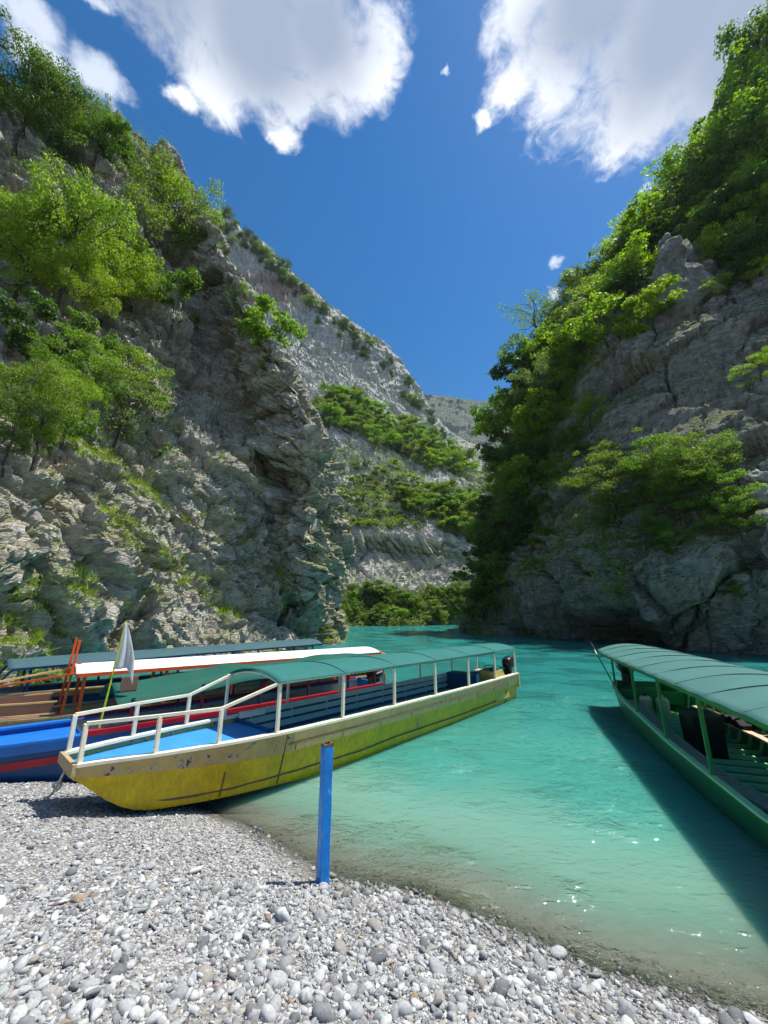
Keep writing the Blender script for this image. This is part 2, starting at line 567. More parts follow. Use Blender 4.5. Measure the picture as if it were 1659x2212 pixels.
def gravel_mat():
    m, t, out = new_mat('gravel')
    co = t.node('ShaderNodeNewGeometry').outputs['Position']
    v = t.node('ShaderNodeTexVoronoi', {'Vector': co, 'Scale': 42.0})
    v2 = t.node('ShaderNodeTexVoronoi', {'Vector': co, 'Scale': 95.0})
    g = t.node('ShaderNodeSeparateColor', {0: v.outputs['Color']}).outputs[0]
    c = t.ramp(g, [(0.0, (0.12, 0.115, 0.11)), (0.35, (0.24, 0.235, 0.225)), (0.7, (0.36, 0.355, 0.345)), (1.0, (0.58, 0.575, 0.56))])
    sand = t.ramp(t.noise(co, 0.9, 5, 0.6).outputs[0], [(0.52, 0.0), (0.66, 1.0)])
    c = t.mix(t.math('MULTIPLY', sand, 0.55), c, (0.27, 0.24, 0.205))
    z = t.node('ShaderNodeSeparateXYZ', {0: co}).outputs[2]
    wet = t.smooth(t.math('MULTIPLY_ADD', t.noise(co, 1.7, 3).outputs[0], 0.12, z), 0.17, 0.07)
    c = t.mix(wet, c, t.mix(1.0, c, (0.46, 0.44, 0.40), 'MULTIPLY'))
    deep = t.smooth(z, -0.02, -0.22)
    c = t.mix(t.math('MULTIPLY', deep, 0.8), c, (0.34, 0.335, 0.275))
    h = t.math('ADD', t.math('MULTIPLY', v.outputs['Distance'], -1.0), t.math('MULTIPLY', v2.outputs['Distance'], -0.4))
    bmp = t.node('ShaderNodeBump', {'Strength': 0.9, 'Distance': 0.02, 'Height': h})
    p = t.node('ShaderNodeBsdfPrincipled', {'Base Color': c, 'Roughness': t.math('MULTIPLY_ADD', wet, -0.5, 0.9), 'Specular IOR Level': 0.3, 'Normal': bmp.outputs[0]})
    t.l.new(p.outputs[0], out.inputs[0])
    return m


def water_mat():
    m, t, out = new_mat('river_water')
    co = t.node('ShaderNodeNewGeometry').outputs['Position']
    dep = t.node('ShaderNodeAttribute', attribute_name='depth').outputs['Fac']
    cloud = t.noise(co, 0.35, 4, 0.6).outputs[0]
    d2 = t.math('MULTIPLY', dep, t.math('MULTIPLY_ADD', cloud, 0.9, 0.55))
    body = t.math('SUBTRACT', 1.0, t.math('POWER', 2.718, t.math('MULTIPLY', d2, -4.2)))
    silt = (0.30, 0.31, 0.245)
    c = t.mix(t.smooth(d2, 0.0, 0.30), silt, (0.17, 0.325, 0.25))
    c = t.mix(t.smooth(d2, 0.25, 1.25), c, (0.05, 0.245, 0.20))
    c = t.mix(t.smooth(t.math('MULTIPLY_ADD', cloud, 0.6, dep), 2.2, 4.5), c, (0.018, 0.165, 0.15))
    # ripples: small wind waves, longer across the view
    w1 = t.noise(t.node('ShaderNodeMapping', {'Vector': co, 'Rotation': (0, 0, 0.5), 'Scale': (1.6, 3.4, 1)}).outputs[0], 1.6, 3, 0.55, 0.6).outputs[0]
    w2 = t.noise(t.node('ShaderNodeMapping', {'Vector': co, 'Rotation': (0, 0, -0.35), 'Scale': (3.0, 5.5, 1)}).outputs[0], 2.6, 3, 0.6, 0.8).outputs[0]
    w3 = t.noise(t.node('ShaderNodeMapping', {'Vector': co, 'Rotation': (0, 0, 0.2), 'Scale': (0.25, 0.7, 1)}).outputs[0], 1.0, 3, 0.5).outputs[0]
    w4 = t.noise(t.node('ShaderNodeMapping', {'Vector': co, 'Rotation': (0, 0, 0.1), 'Scale': (2.6, 4.8, 1)}).outputs[0], 1.5, 3, 0.55, 0.6).outputs[0]
    calm = t.smooth(t.noise(co, 0.30, 3).outputs[0], 0.44, 0.68)
    h = t.math('ADD', t.math('MULTIPLY', w3, 0.32), t.math('MULTIPLY', t.math('MULTIPLY_ADD', w4, 0.62, t.math('MULTIPLY_ADD', w2, 0.16, t.math('MULTIPLY', w1, 0.34))), t.math('MULTIPLY_ADD', calm, 1.25, 0.16)))
    bmp = t.node('ShaderNodeBump', {'Strength': 1.0, 'Distance': 0.30, 'Height': h})
    N = bmp.outputs[0]
    bs = t.node('ShaderNodeBump', {'Strength': 0.4, 'Distance': 0.05, 'Height': h})
    dif = t.node('ShaderNodeSubsurfaceScattering', {'Color': c, 'Scale': 1.0, 'Radius': (0.22, 0.45, 0.42), 'Normal': bs.outputs[0]}, falloff='BURLEY')
    trn = t.node('ShaderNodeBsdfTransparent', {'Color': (0.80, 0.88, 0.82, 1)})
    mx = t.node('ShaderNodeMixShader', {0: body, 1: trn.outputs[0], 2: dif.outputs[0]})
    gl = t.node('ShaderNodeBsdfGlossy', {'Color': (1, 1, 1, 1), 'Roughness': 0.05, 'Normal': N})
    fr = t.node('ShaderNodeFresnel', {'IOR': 1.33, 'Normal': N})
    mx2 = t.node('ShaderNodeMixShader', {0: t.math('MULTIPLY', fr.outputs[0], 0.85), 1: mx.outputs[0], 2: gl.outputs[0]})
    t.l.new(mx2.outputs[0], out.inputs[0])
    return m


M = {}
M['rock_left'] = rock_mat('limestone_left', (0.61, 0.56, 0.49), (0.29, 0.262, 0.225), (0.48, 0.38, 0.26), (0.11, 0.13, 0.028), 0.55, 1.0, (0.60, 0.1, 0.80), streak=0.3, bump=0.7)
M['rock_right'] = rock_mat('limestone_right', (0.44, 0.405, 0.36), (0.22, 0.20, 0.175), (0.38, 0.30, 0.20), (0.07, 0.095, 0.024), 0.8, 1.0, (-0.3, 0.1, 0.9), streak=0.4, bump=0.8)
M['rock_far'] = rock_mat('limestone_mountain', (0.70, 0.665, 0.61), (0.43, 0.41, 0.375), (0.60, 0.55, 0.47), (0.13, 0.18, 0.05), 0.5, 0.22, (0.75, 0.0, 0.65), streak=0.12, bump=0.5,
                         red=(tuple(at_y(620, 640, 290)), 40.0, (0.42, 0.25, 0.20)))
M['rock_distant'] = rock_mat('limestone_distant', (0.30, 0.31, 0.31), (0.13, 0.16, 0.12), (0.22, 0.24, 0.2), (0.05, 0.085, 0.035), 1.0, 0.05, (0.4, 0, 0.9), bump=0.8)
M['leaf'] = leaf_mat('leaves')
M['bark'] = paint('bark', (0.075, 0.058, 0.042), 0.9, 0, scale=6, var=0.35, bump=0.05)
M['pebble'] = pebble_mat()
M['gravel'] = gravel_mat()
M['water'] = water_mat()

# ------------------------------------------------------------------ terrain
def ctrl(rows):
    out = []
    for r in rows:
        line = []
        for e in r:
            if len(e) == 4:                     # ('w', x, y, z)
                line.append((e[1], e[2], e[3]))
            else:
                line.append(tuple(at_y(*e)))
        out.append(line)
    return np.array(out)


W = lambda x, y, z: ('w', x, y, z)


def rockify(P, bed, amps, seed, squash=2.4, ledge=0.0):
    n = grid_normals(P)
    Q = P.reshape(-1, 3); N = n.reshape(-1, 3)
    b = np.array(bed) / np.linalg.norm(bed)
    warp = np.stack([fbm(Q * 0.09 + seed + k * 31.7, 3) * 4 + fbm(Q * 0.9 + seed + k * 11.7, 3) * 0.9 for k in range(3)], 1)
    A = Q + warp
    S = A + np.outer(A @ b, b) * (squash - 1)
    d = np.zeros(len(Q))
    for size, amp in amps:
        f, crack = facets(S / size + seed, 0.9)
        d += amp * f - amp * 0.42 * np.clip(0.07 - crack, 0, 1) / 0.07
    d += fbm(Q * 0.13 + seed, 4) * 2.0
    if ledge:
        h = (A @ b) * 0.55
        d += ledge * ((h - np.floor(h)) ** 2 - 0.4)
    return (Q + N * d[:, None]).reshape(P.shape), d


def terrain(name, rows, n0, n1, mat, bed, amps, seed, squash=2.4, ledge=0.0, post=None, smooth=False):
    P = catmull(ctrl(rows), n0, n1)
    P, d = rockify(P, bed, amps, seed, squash, ledge)
    if post:
        P = post(P)
    o = obj(name, grid_mesh(name, P, mat, smooth), None)
    o['kind'] = 'structure'
    return o, P


left_rows = [
    [W(-24, 4, -1), W(-17.5, 16.5, -1), W(-14.5, 22, -1), W(-11, 28, -1), W(-8.4, 34.5, -1), W(-5.9, 40, -1), W(-8, 58, -1), W(-30, 72, -1)],
    [(-500, 1250, 10), (0, 1250, 18.2), (200, 1250, 23.5), (400, 1250, 30), (585, 1250, 36.5), (694, 1250, 38.4), W(-9, 62, 12), W(-32, 75, 12)],
    [(-500, 1050, 12), (0, 1050, 19.5), (200, 1050, 25), (400, 1050, 32), (560, 1050, 38.5), (692, 1090, 36.2), W(-11, 66, 22), W(-34, 78, 22)],
    [(-500, 900, 16), (0, 930, 23), (200, 930, 28.5), (390, 910, 36), (520, 890, 41.5), (680, 905, 37.4), W(-16, 70, 33), W(-38, 82, 33)],
    [(-500, 700, 21), (0, 720, 28), (190, 730, 33.5), (370, 720, 40), (470, 720, 45), (592, 745, 41.0), W(-25, 76, 44), W(-45, 88, 44)],
    [(-500, 500, 26), (0, 560, 32), (180, 560, 37), (330, 560, 44), (405, 560, 48.5), (502, 590, 45.5), W(-35, 80, 54), W(-54, 92, 54)],
    [(-500, 300, 31), (0, 420, 35), (170, 420, 40), (310, 430, 47), (355, 425, 51), (432, 485, 50.5), W(-43, 84, 62), W(-62, 96, 62)],
    [(-500, 100, 36), (0, 325, 38), (150, 330, 43), (290, 350, 50), (325, 368, 54), (390, 398, 54.5), W(-52, 88, 68), W(-70, 100, 68)],
    [(-500, -40, 44), (0, 240, 50), (150, 290, 53), (265, 340, 58), (320, 395, 62), (365, 450, 66), W(-62, 98, 60), W(-80, 108, 60)],
    [W(-130, 90, 60), W(-100, 95, 55), W(-90, 97, 52), W(-80, 98, 50), W(-74, 99, 46), W(-68, 102, 44), W(-75, 112, 40), W(-90, 118, 40)],
]
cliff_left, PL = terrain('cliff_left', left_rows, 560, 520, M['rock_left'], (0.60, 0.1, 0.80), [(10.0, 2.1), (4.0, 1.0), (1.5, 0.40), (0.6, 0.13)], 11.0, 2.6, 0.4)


def cave(P):
    c = np.array([22.6, 43.5, 0.0])
    d = (P - c) / np.array([6.0, 6.5, 3.0])
    w = np.exp(-(d ** 2).sum(-1))
    P[..., 0] += w * 9.0
    P[..., 1] += w * 4.0
    return P


right_rows = [
    [W(24, 112, -1), W(14.8, 76, -1), W(17.6, 63, -1), W(20.3, 53, -1), W(22.6, 44, -1), W(25.5, 37, -1), W(29.5, 31, -1), W(38, 20, -1)],
    [W(30, 114, 14), (1030, 1250, 77), (1100, 1250, 61), (1195, 1250, 49), (1310, 1250, 39.6), (1460, 1250, 33), (1659, 1250, 29), (2100, 1250, 20)],
    [W(36, 116, 28), (1066, 1080, 79), (1125, 1080, 66), (1200, 1080, 54), (1310, 1080, 43.5), (1460, 1080, 36.5), (1659, 1080, 31), (2150, 1080, 21)],
    [W(42, 118, 40), (1105, 920, 81), (1160, 900, 70), (1228, 890, 58.5), (1320, 890, 48), (1460, 890, 41), (1659, 890, 35), (2150, 880, 25)],
    [W(50, 118, 52), (1155, 790, 83), (1205, 765, 74), (1262, 745, 64), (1340, 725, 54), (1460, 720, 46), (1659, 720, 39), (2150, 700, 29)],
    [W(58, 118, 62), (1250, 690, 85), (1285, 655, 77), (1325, 635, 69), (1392, 612, 60), (1480, 612, 51), (1659, 640, 43), (2150, 560, 33)],
    [W(68, 118, 78), (1350, 575, 85), (1385, 545, 79), (1420, 530, 72), (1465, 520, 65), (1545, 530, 57), (1659, 520, 49), (2100, 420, 39)],
    [W(80, 118, 96), (1460, 460, 85), (1490, 425, 79), (1515, 400, 72), (1550, 375, 66), (1600, 360, 60), (1690, 340, 53), (2050, 250, 43)],
    [W(95, 116, 115), (1590, 330, 82), (1605, 280, 77), (1622, 245, 72), (1645, 205, 67), (1680, 185, 62), (1740, 150, 56), (2050, 60, 46)],
    [W(110, 116, 138), (1650, 170, 82), (1662, 115, 78), (1680, 75, 74), (1705, 35, 70), (1735, -5, 66), (1790, -50, 60), (2050, -150, 52)],
    [W(200, 130, 150), W(190, 105, 140), W(185, 95, 138), W(180, 85, 135), W(178, 78, 132), W(175, 70, 128), W(172, 62, 122), W(165, 50, 115)],
]
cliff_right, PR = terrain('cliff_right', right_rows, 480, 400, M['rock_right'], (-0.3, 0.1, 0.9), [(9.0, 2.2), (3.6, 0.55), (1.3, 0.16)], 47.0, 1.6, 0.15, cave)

mount_rows = [
    [W(-60, 92, -1), W(-13, 104, -1), W(-1, 111, -1), W(10, 117, -1), W(19, 124, -1), W(32, 134, -1), W(70, 150, -1)],
    [(520, 1245, 124), (735, 1245, 126), (830, 1245, 130), (920, 1250, 134), (990, 1250, 139), (1060, 1250, 146), (1250, 1250, 165)],
    [(520, 1185, 134), (735, 1190, 135), (830, 1198, 138), (920, 1205, 142), (990, 1212, 147), (1060, 1215, 155), (1250, 1220, 172)],
    [(520, 1140, 134), (735, 1148, 134.5), (830, 1155, 137.5), (920, 1165, 141.5), (990, 1180, 146.5), (1060, 1185, 155), (1250, 1190, 174)],
    [(520, 1090, 150), (735, 1100, 150), (830, 1105, 154), (920, 1110, 158), (1000, 1110, 164), (1070, 1120, 172), (1250, 1130, 190)],
    [(520, 980, 190), (735, 990, 192), (830, 1000, 197), (920, 1012, 203), (1015, 1030, 212), (1100, 1050, 222), (1270, 1080, 240)],
    [(480, 790, 232), (590, 822, 235), (690, 858, 238), (800, 900, 242), (905, 948, 250), (1022, 1000, 262), (1180, 1050, 285)],
    [(400, 620, 262), (520, 665, 265), (640, 735, 268), (755, 805, 272), (865, 880, 280), (1005, 970, 295), (1180, 1030, 315)],
    [(310, 440, 296), (440, 448, 300), (560, 525, 305), (695, 655, 310), (840, 770, 318), (955, 922, 330), (1100, 990, 350)],
    [W(-330, 420, 420), W(-260, 420, 420), W(-190, 420, 360), W(-120, 430, 270), W(-60, 430, 190), (950, 960, 420), (1100, 1010, 430)],
]
mountain, PM = terrain('mountain', mount_rows, 420, 380, M['rock_far'], (0.75, 0.0, 0.65), [(24.0, 2.8), (9.0, 1.1), (3.4, 0.28)], 83.0, 2.6, 1.2)

far_rows = [[(px, 1060, 900) for px in (700, 850, 950, 1000, 1050, 1150, 1300)],
            [(700, 930, 1300), (850, 925, 1300), (950, 945, 1250), (1000, 950, 1250), (1050, 945, 1250), (1150, 925, 1200), (1300, 940, 1200)],
            [(700, 890, 1800), (850, 880, 1800), (945, 884, 1750), (1000, 890, 1700), (1050, 893, 1700), (1150, 860, 1700), (1300, 870, 1700)],
            [W(-400, 2400, 200), W(0, 2400, 200), W(200, 2400, 200), W(350, 2400, 200), W(500, 2400, 200), W(800, 2400, 200), W(1200, 2400, 200)]]
mountain_far, PF = terrain('mountain_far', far_rows, 120, 160, M['rock_distant'], (0.4, 0.0, 0.9), [(90.0, 14.0), (35.0, 6.0)], 23.0, 1.6)

# ---- beach, river bed, water
shore_px = [(1659, 2195), (1480, 2150), (1290, 2095), (1100, 2005), (900, 1925), (760, 1905), (690, 1878), (600, 1820), (520, 1780), (430, 1745)]
shore = [(14.0, 1.5), (6.5, 2.8)] + [tuple(at_z(x, y, 0.0))[:2] for x, y in shore_px] + [(-4.4, 7.9), (-6.4, 8.3), (-9.5, 9.2), (-14, 11), (-22, 13)]
SH = np.array(shore)


def shore_dist(X, Y):
    """signed distance to the water's edge, positive on land"""
    p = np.stack([np.ravel(X), np.ravel(Y)], 1)
    best = np.full(len(p), 9e9); sgn = np.ones(len(p))
    for a, b in zip(SH[:-1], SH[1:]):
        ab = b - a
        t = np.clip(((p - a) @ ab) / (ab @ ab), 0, 1)
        q = a + t[:, None] * ab
        d = np.hypot(*(p - q).T)
        m = d < best
        cr = ab[0] * (p[:, 1] - a[1]) - ab[1] * (p[:, 0] - a[0])
        sgn = np.where(m, np.where(cr > 0, 1, -1), sgn)
        best = np.minimum(best, d)
    return (best * sgn).reshape(np.shape(X))


def ground_z(X, Y):
    d = -shore_dist(X, Y)
    q = np.stack([np.ravel(X) * 1.0, np.ravel(Y) * 1.0, np.zeros(np.size(X))], 1)
    n = (fbm(q * 0.7, 3) * 0.16 + fbm(q * 2.5 + 9, 3) * 0.05).reshape(np.shape(X))
    land = 0.27 * d + n * np.clip(d, 0, 1)
    land = np.where(land > 1.35, 1.35 + (land - 1.35) * 0.3, land)
    sea = np.maximum(0.30 * d, -2.6) + n * 0.5 * np.clip(-d, 0, 1)
    return np.where(d > 0, land, sea)


if float(ground_z(np.array([0.0]), np.array([0.0]))[0]) < 0:
    SH = SH[::-1]


def dense(lo, a, b, hi, fine, coarse):
    return np.concatenate([np.arange(lo, a, coarse), np.arange(a, b, fine), np.arange(b, hi, coarse)])


gx = dense(-60, -13, 10, 60, 0.07, 1.5); gy = dense(-12, 0.8, 12, 60, 0.07, 1.5)
GX, GY = np.meshgrid(gx, gy, indexing='ij')
GZ = ground_z(GX, GY)
beach = obj('beach', grid_mesh('beach', np.stack([GX, GY, GZ], -1)[:, ::-1], M['gravel']))
beach['kind'] = 'structure'

wx = dense(-300, -16, 16, 400, 0.16, 8.0); wy = dense(-20, 0, 24, 500, 0.16, 6.0)
WX, WY = np.meshgrid(wx, wy, indexing='ij')
dp = np.clip(-np.where(np.abs(WX) < 40, ground_z(WX, np.minimum(WY, 40)), -2.6), 0, 3) + np.clip((WY - 9) * 0.12, 0, 2.5)
dp = np.where(ground_z(WX, np.minimum(WY, 40)) > 0, 0, dp)
water = obj('river_water', grid_mesh('river_water', np.stack([WX, WY, np.zeros_like(WX)], -1)[:, ::-1], M['water']))
add_attr(water.data, 'depth', dp[:, ::-1].ravel())
water['kind'] = 'structure'
bedm = MB().box((50, 240, -4.0), (700, 520, 0.5)).build('river_bed', M['gravel'])
bedm['kind'] = 'structure'

# ------------------------------------------------------------------ vegetation
bpy.context.view_layer.update()
_dg = bpy.context.evaluated_depsgraph_get()
BV = {o.name: BVHTree.FromObject(o, _dg) for o in (cliff_left, cliff_right, mountain, mountain_far)}
ORG = Vector((0, 0, CAM_H))


def hit(px, py, names=('cliff_left', 'cliff_right', 'mountain')):
    d = ray(px, py).normalized()
    best = None
    for n in names:
        r = BV[n].ray_cast(ORG, d)
        if r[0] is not None and (best is None or r[3] < best[2]):
            best = (r[0], r[1] if r[1].dot(d) < 0 else -r[1], r[3], n)
    return best


def leaf_quads(C, Nn, size, r, asp=0.55):
    """rhombic leaves at centres C with normals Nn"""
    n = len(C)
    a = r.normal(size=(n, 3)); a -= (a * Nn).sum(1, keepdims=True) * Nn
    a /= np.maximum(np.linalg.norm(a, axis=1, keepdims=True), 1e-6)
    b = np.cross(Nn, a)
    s = (size * (0.6 + 0.8 * r.random(n)))[:, None]
    V = np.stack([C - a * s * 0.5, C + b * s * asp * 0.5, C + a * s * 0.5, C - b * s * asp * 0.5], 1).reshape(-1, 3)
    F = np.arange(n * 4).reshape(n, 4)
    return V, F


def unit(a):
    return a / np.maximum(np.linalg.norm(a, axis=1, keepdims=True), 1e-6)


def crown_leaves(clumps, n_leaf, leaf, r, up=0.6, flat=0.6, shell=0.55):
    """clumps: (centre, radius). Leaves sit mostly on the outside of each clump"""
    w = np.array([c[1] ** 2 for c in clumps]); w = w / w.sum()
    k = r.choice(len(clumps), n_leaf, p=w)
    cen = np.array([c[0] for c in clumps])[k]; rad = np.array([c[1] for c in clumps])[k]
    d = unit(r.normal(size=(n_leaf, 3)))
    rr = shell + (1 - shell) * r.random(n_leaf)
    rr = np.where(r.random(n_leaf) < 0.12, rr * 1.25, rr)
    off = d * (rad * rr)[:, None]; off[:, 2] *= flat
    C = cen + off
    N = unit(d * 0.7 + np.array([0, 0, up]) + r.normal(size=(n_leaf, 3)) * 0.55)
    V, F = leaf_quads(C, N, np.full(n_leaf, leaf), r)
    tint = np.repeat(np.clip(r.normal(0.5, 0.2, n_leaf) + (r.random(len(clumps))[k] - 0.5) * 0.35, 0, 1), 4)
    return V, F, tint


def proto_tree(name, seed, H, W_, base, n_limb, n_leaf, leaf, lean=0.1, flat=0.6, tiers=False, stems=1, gap=0.0, cone=0.0):
    r = np.random.default_rng(seed)
    mb = MB(); clumps = []
    for sidx in range(stems):
        ang = r.random() * 6.28
        ln = lean if stems == 1 else 0.35
        top = Vector((math.cos(ang) * ln * H * 0.5, math.sin(ang) * ln * H * 0.5, H * 0.86))
        pts = []
        for k in range(7):
            f = k / 6
            pts.append(Vector((top.x * f ** 1.4 + r.normal() * 0.02 * H * (f > 0), top.y * f ** 1.4 + r.normal() * 0.02 * H * (f > 0), -0.06 * H + (top.z + 0.06 * H) * f)))
        r0 = 0.020 * H / math.sqrt(stems)
        mb.tube(pts, [r0 * (1.15 - f / 6 * 1.0) for f in range(7)], 6)
        nl = max(3, n_limb // stems)
        for k in range(nl):
            f = base + (1 - base) * (k + r.random() * 0.7) / nl
            i = min(5, int(f * 6)); q = pts[i].lerp(pts[i + 1], f * 6 - i)
            a = k * 2.4 + r.random()
            prof = math.sin(math.pi * min(1, max(0.0, (f - base) / (1 - base) * 0.75 + 0.22)))
            if cone:
                prof = 1.05 - (f - base) / (1 - base) * cone
            L = W_ * 0.5 * prof * (0.65 + 0.5 * r.random())
            rise = (0.08 if tiers else 0.45) * L
            e = q + Vector((math.cos(a) * L, math.sin(a) * L, rise + r.normal() * 0.04 * H))
            m = q.lerp(e, 0.5) + Vector((r.normal(), r.normal(), r.normal() + 0.6)) * 0.03 * H
            mb.tube([q, m, e], [r0 * 0.5 * (1.1 - f), r0 * 0.32 * (1.1 - f * 0.9), r0 * 0.12], 4, caps=False)
            rc = H * (0.105 + 0.05 * r.random()) * (0.75 + 0.4 * prof)
            if r.random() > gap:
                clumps.append((np.array(e), rc))
                clumps.append((np.array(m) + r.normal(size=3) * 0.03 * H, rc * 0.8))
            for _ in range(2):
                e2 = e + Vector((r.normal(), r.normal(), r.normal() * 0.6)) * 0.09 * H
                clumps.append((np.array(e2), rc * 0.6))
                mb.tube([m, e2], [r0 * 0.15, r0 * 0.07], 3, caps=False)
        clumps.append((np.array(top) + np.array([0, 0, 0.04 * H]), H * 0.1))
    V, F, tint = crown_leaves(clumps, n_leaf, leaf, r, flat=flat)
    cm = np_mesh(name + '_crown', V, F, False, M['leaf']); add_attr(cm, 'tint', tint)
    me = bpy.data.meshes.new(name + '_trunk'); me.from_pydata(mb.v, [], mb.f); me.update()
    me.materials.append(M['bark'])
    me.polygons.foreach_set('use_smooth', np.ones(len(me.polygons), dtype=bool))
    return me, cm, H


PT = {
    'broad': proto_tree('broad', 1, 8.0, 7.0, 0.28, 19, 15000, 0.175),
    'oak': proto_tree('oak', 2, 8.0, 7.6, 0.32, 14, 11500, 0.17, lean=0.2, gap=0.15),
    'tall': proto_tree('tall', 3, 9.0, 5.0, 0.2, 18, 11500, 0.19),
    'tier': proto_tree('tier', 4, 7.0, 8.0, 0.22, 18, 12500, 0.16, lean=0.3, flat=0.32, tiers=True),
    'spray': proto_tree('spray', 5, 6.0, 7.0, 0.25, 14, 8000, 0.15, lean=0.45, flat=0.3, tiers=True, gap=0.3),
    'broad_far': proto_tree('broad_far', 11, 8.0, 6.6, 0.25, 18, 3600, 0.36),
    'oak_far': proto_tree('oak_far', 12, 8.0, 7.0, 0.28, 13, 2800, 0.36, lean=0.2, gap=0.2),
    'tall_far': proto_tree('tall_far', 13, 9.0, 4.8, 0.2, 17, 3000, 0.37),
    'shrub_far': proto_tree('shrub_far', 14, 5.0, 5.2, 0.1, 16, 2400, 0.33, stems=4),
    'shrub': proto_tree('shrub', 6, 4.0, 4.6, 0.1, 18, 4500, 0.21, stems=4),
    'bush': proto_tree('bush', 7, 4.0, 5.2, 0.06, 20, 3200, 0.26, stems=5, flat=0.7),
    'sparse': proto_tree('sparse', 8, 7.0, 4.6, 0.25, 15, 2600, 0.17, lean=0.25, gap=0.45),
    'slim': proto_tree('slim', 9, 7.0, 3.0, 0.1, 20, 3200, 0.28, cone=0.85),
}
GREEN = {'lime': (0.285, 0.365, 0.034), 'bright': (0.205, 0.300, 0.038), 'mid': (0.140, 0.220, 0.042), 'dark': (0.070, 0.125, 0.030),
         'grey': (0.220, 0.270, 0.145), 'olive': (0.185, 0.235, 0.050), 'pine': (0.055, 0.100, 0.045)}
SHADE_WORD = {'lime': 'yellow-green', 'bright': 'bright green', 'mid': 'green', 'dark': 'dark green', 'grey': 'grey-green', 'olive': 'olive green', 'pine': 'blackish green'}
FORM_WORD = {'broad_far': 'rounded', 'oak_far': 'open-crowned', 'tall_far': 'upright', 'shrub_far': 'many-stemmed', 'broad': 'rounded', 'oak': 'open-crowned', 'tall': 'upright', 'shrub': 'many-stemmed', 'bush': 'low domed', 'spray': 'flat-branched', 'slim': 'slender', 'tier': 'layered', 'sparse': 'thin'}
ORD = ['uppermost', 'second from the top', 'third from the top', 'fourth from the top', 'fifth from the top', 'sixth from the top', 'seventh from the top', 'eighth from the top', 'ninth from the top', 'tenth from the top']


def name_apart(items, noun, marks):
    """own label for each of many alike plants: look, then the nearest landmark, then its rank there. items: (object, px, py, kind, shade)"""
    cells = {}
    for o, x, y, k, c in items:
        mk = min(marks, key=lambda q: (q[0] - x) ** 2 + (q[1] - y) ** 2)[2]
        cells.setdefault(f'{SHADE_WORD[c]} {FORM_WORD[k]} {noun} {mk}', []).append((y, x, o))
    for lab, lst in cells.items():
        lst.sort(key=lambda q: (q[0], q[1]))
        for i, (y, x, o) in enumerate(lst):
            o['label'] = lab if len(lst) == 1 else lab + ', ' + ('lowest' if i == len(lst) - 1 else ORD[i] if i < len(ORD) else 'low down')


def place(kind, loc, H, colr, label, group=None, name='tree', cat='tree', rz=None, wide=1.0, tilt=(0, 0)):
    tm, cm, H0 = PT[kind]
    e = empty(name, loc, random.random() * 6.28 if rz is None else rz)
    e.rotation_euler = (tilt[0], tilt[1], e.rotation_euler.z)
    k = H / H0
    e.scale = (k * wide, k * wide, k)
    tag(e, label, cat, group)
    obj('trunk', tm, None, e)
    c = obj('crown', cm, None, e)
    j = 0.85 + 0.3 * random.random()
    g = GREEN[colr]
    c.color = (g[0] * j * (0.9 + 0.2 * random.random()), g[1] * j, g[2] * j, 1)
    return e


def height_for(loc, hpx):
    x0, y0 = project(loc)
    lo, hi = 0.2, 60.0
    for _ in range(30):
        m = (lo + hi) / 2
        if y0 - project(loc + Vector((0, 0, m)))[1] < hpx:
            lo = m
        else:
            hi = m
    return lo


def rooted(px, py, hpx, kind, colr, label, name='tree', cat='tree', group=None, wide=1.0, sink=0.2, names=('cliff_left', 'cliff_right', 'mountain'), tilt=(0, 0)):
    h = hit(px, py, names)
    if h is None:
        return None
    if names == ('cliff_left',) and px < 500:          # seen steeply from below: crowns look wider than tall
        hpx *= 0.88; wide *= 0.74
    loc = h[0] - Vector((0, 0, sink))
    return place(kind, loc, height_for(h[0], hpx), colr, label, group, name, cat, None, wide, tilt)


T = rooted
LC = ('cliff_left',); RC = ('cliff_right',)
T(35, 320, 215, 'broad', 'mid', 'dark green tree cut by the frame edge on the crest of the shaded cliff top', names=LC, wide=0.9)
T(95, 322, 175, 'broad', 'mid', 'rounded green tree on the cliff crest beside the grey-green pine', names=LC, wide=0.85)
T(140, 332, 135, 'slim', 'olive', 'narrow grey-green pine with dark trunk standing on the grassy cliff crest', names=LC, wide=1.3)
T(205, 350, 120, 'broad', 'bright', 'dense bright green bush at the outer end of the cliff crest', names=LC)
T(243, 352, 85, 'shrub', 'mid', 'small green tree leaning out behind the bright crest bush', names=LC)
T(300, 372, 70, 'sparse', 'grey', 'thin feathery pale tree on the skyline beside the rock knob', names=LC)
T(335, 595, 235, 'oak', 'bright', 'green oak with a dark forked trunk growing from the bare cliff face', names=LC, wide=0.95)
T(120, 690, 340, 'broad', 'lime', 'tall yellow-green tree, the brightest and largest on the vegetated cliff', names=LC, wide=0.72)
T(30, 660, 290, 'tall', 'lime', 'yellow-green tree cut off by the frame beside the tallest bright tree', names=LC)
T(215, 690, 200, 'broad', 'lime', 'spreading yellow-green tree in front of the dark-trunked oak', names=LC, wide=1.1)
T(285, 660, 150, 'tier', 'bright', 'slender bright tree reaching towards the oak over the bare rock', names=LC, wide=0.8)
T(372, 700, 125, 'shrub', 'mid', 'round green shrub in the rock crack just below the oak', names=LC)
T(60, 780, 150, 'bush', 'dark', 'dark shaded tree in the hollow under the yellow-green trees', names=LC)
T(170, 790, 120, 'bush', 'mid', 'shaded green shrub between the upper and lower tree groups', names=LC)
T(180, 890, 190, 'tier', 'bright', 'layered bright green tree on the ledge above the grassy slope', names=LC, wide=0.95)
T(275, 900, 190, 'tier', 'bright', 'wide layered tree with pale leaf sprays at the edge of the ledge', names=LC, wide=0.9)
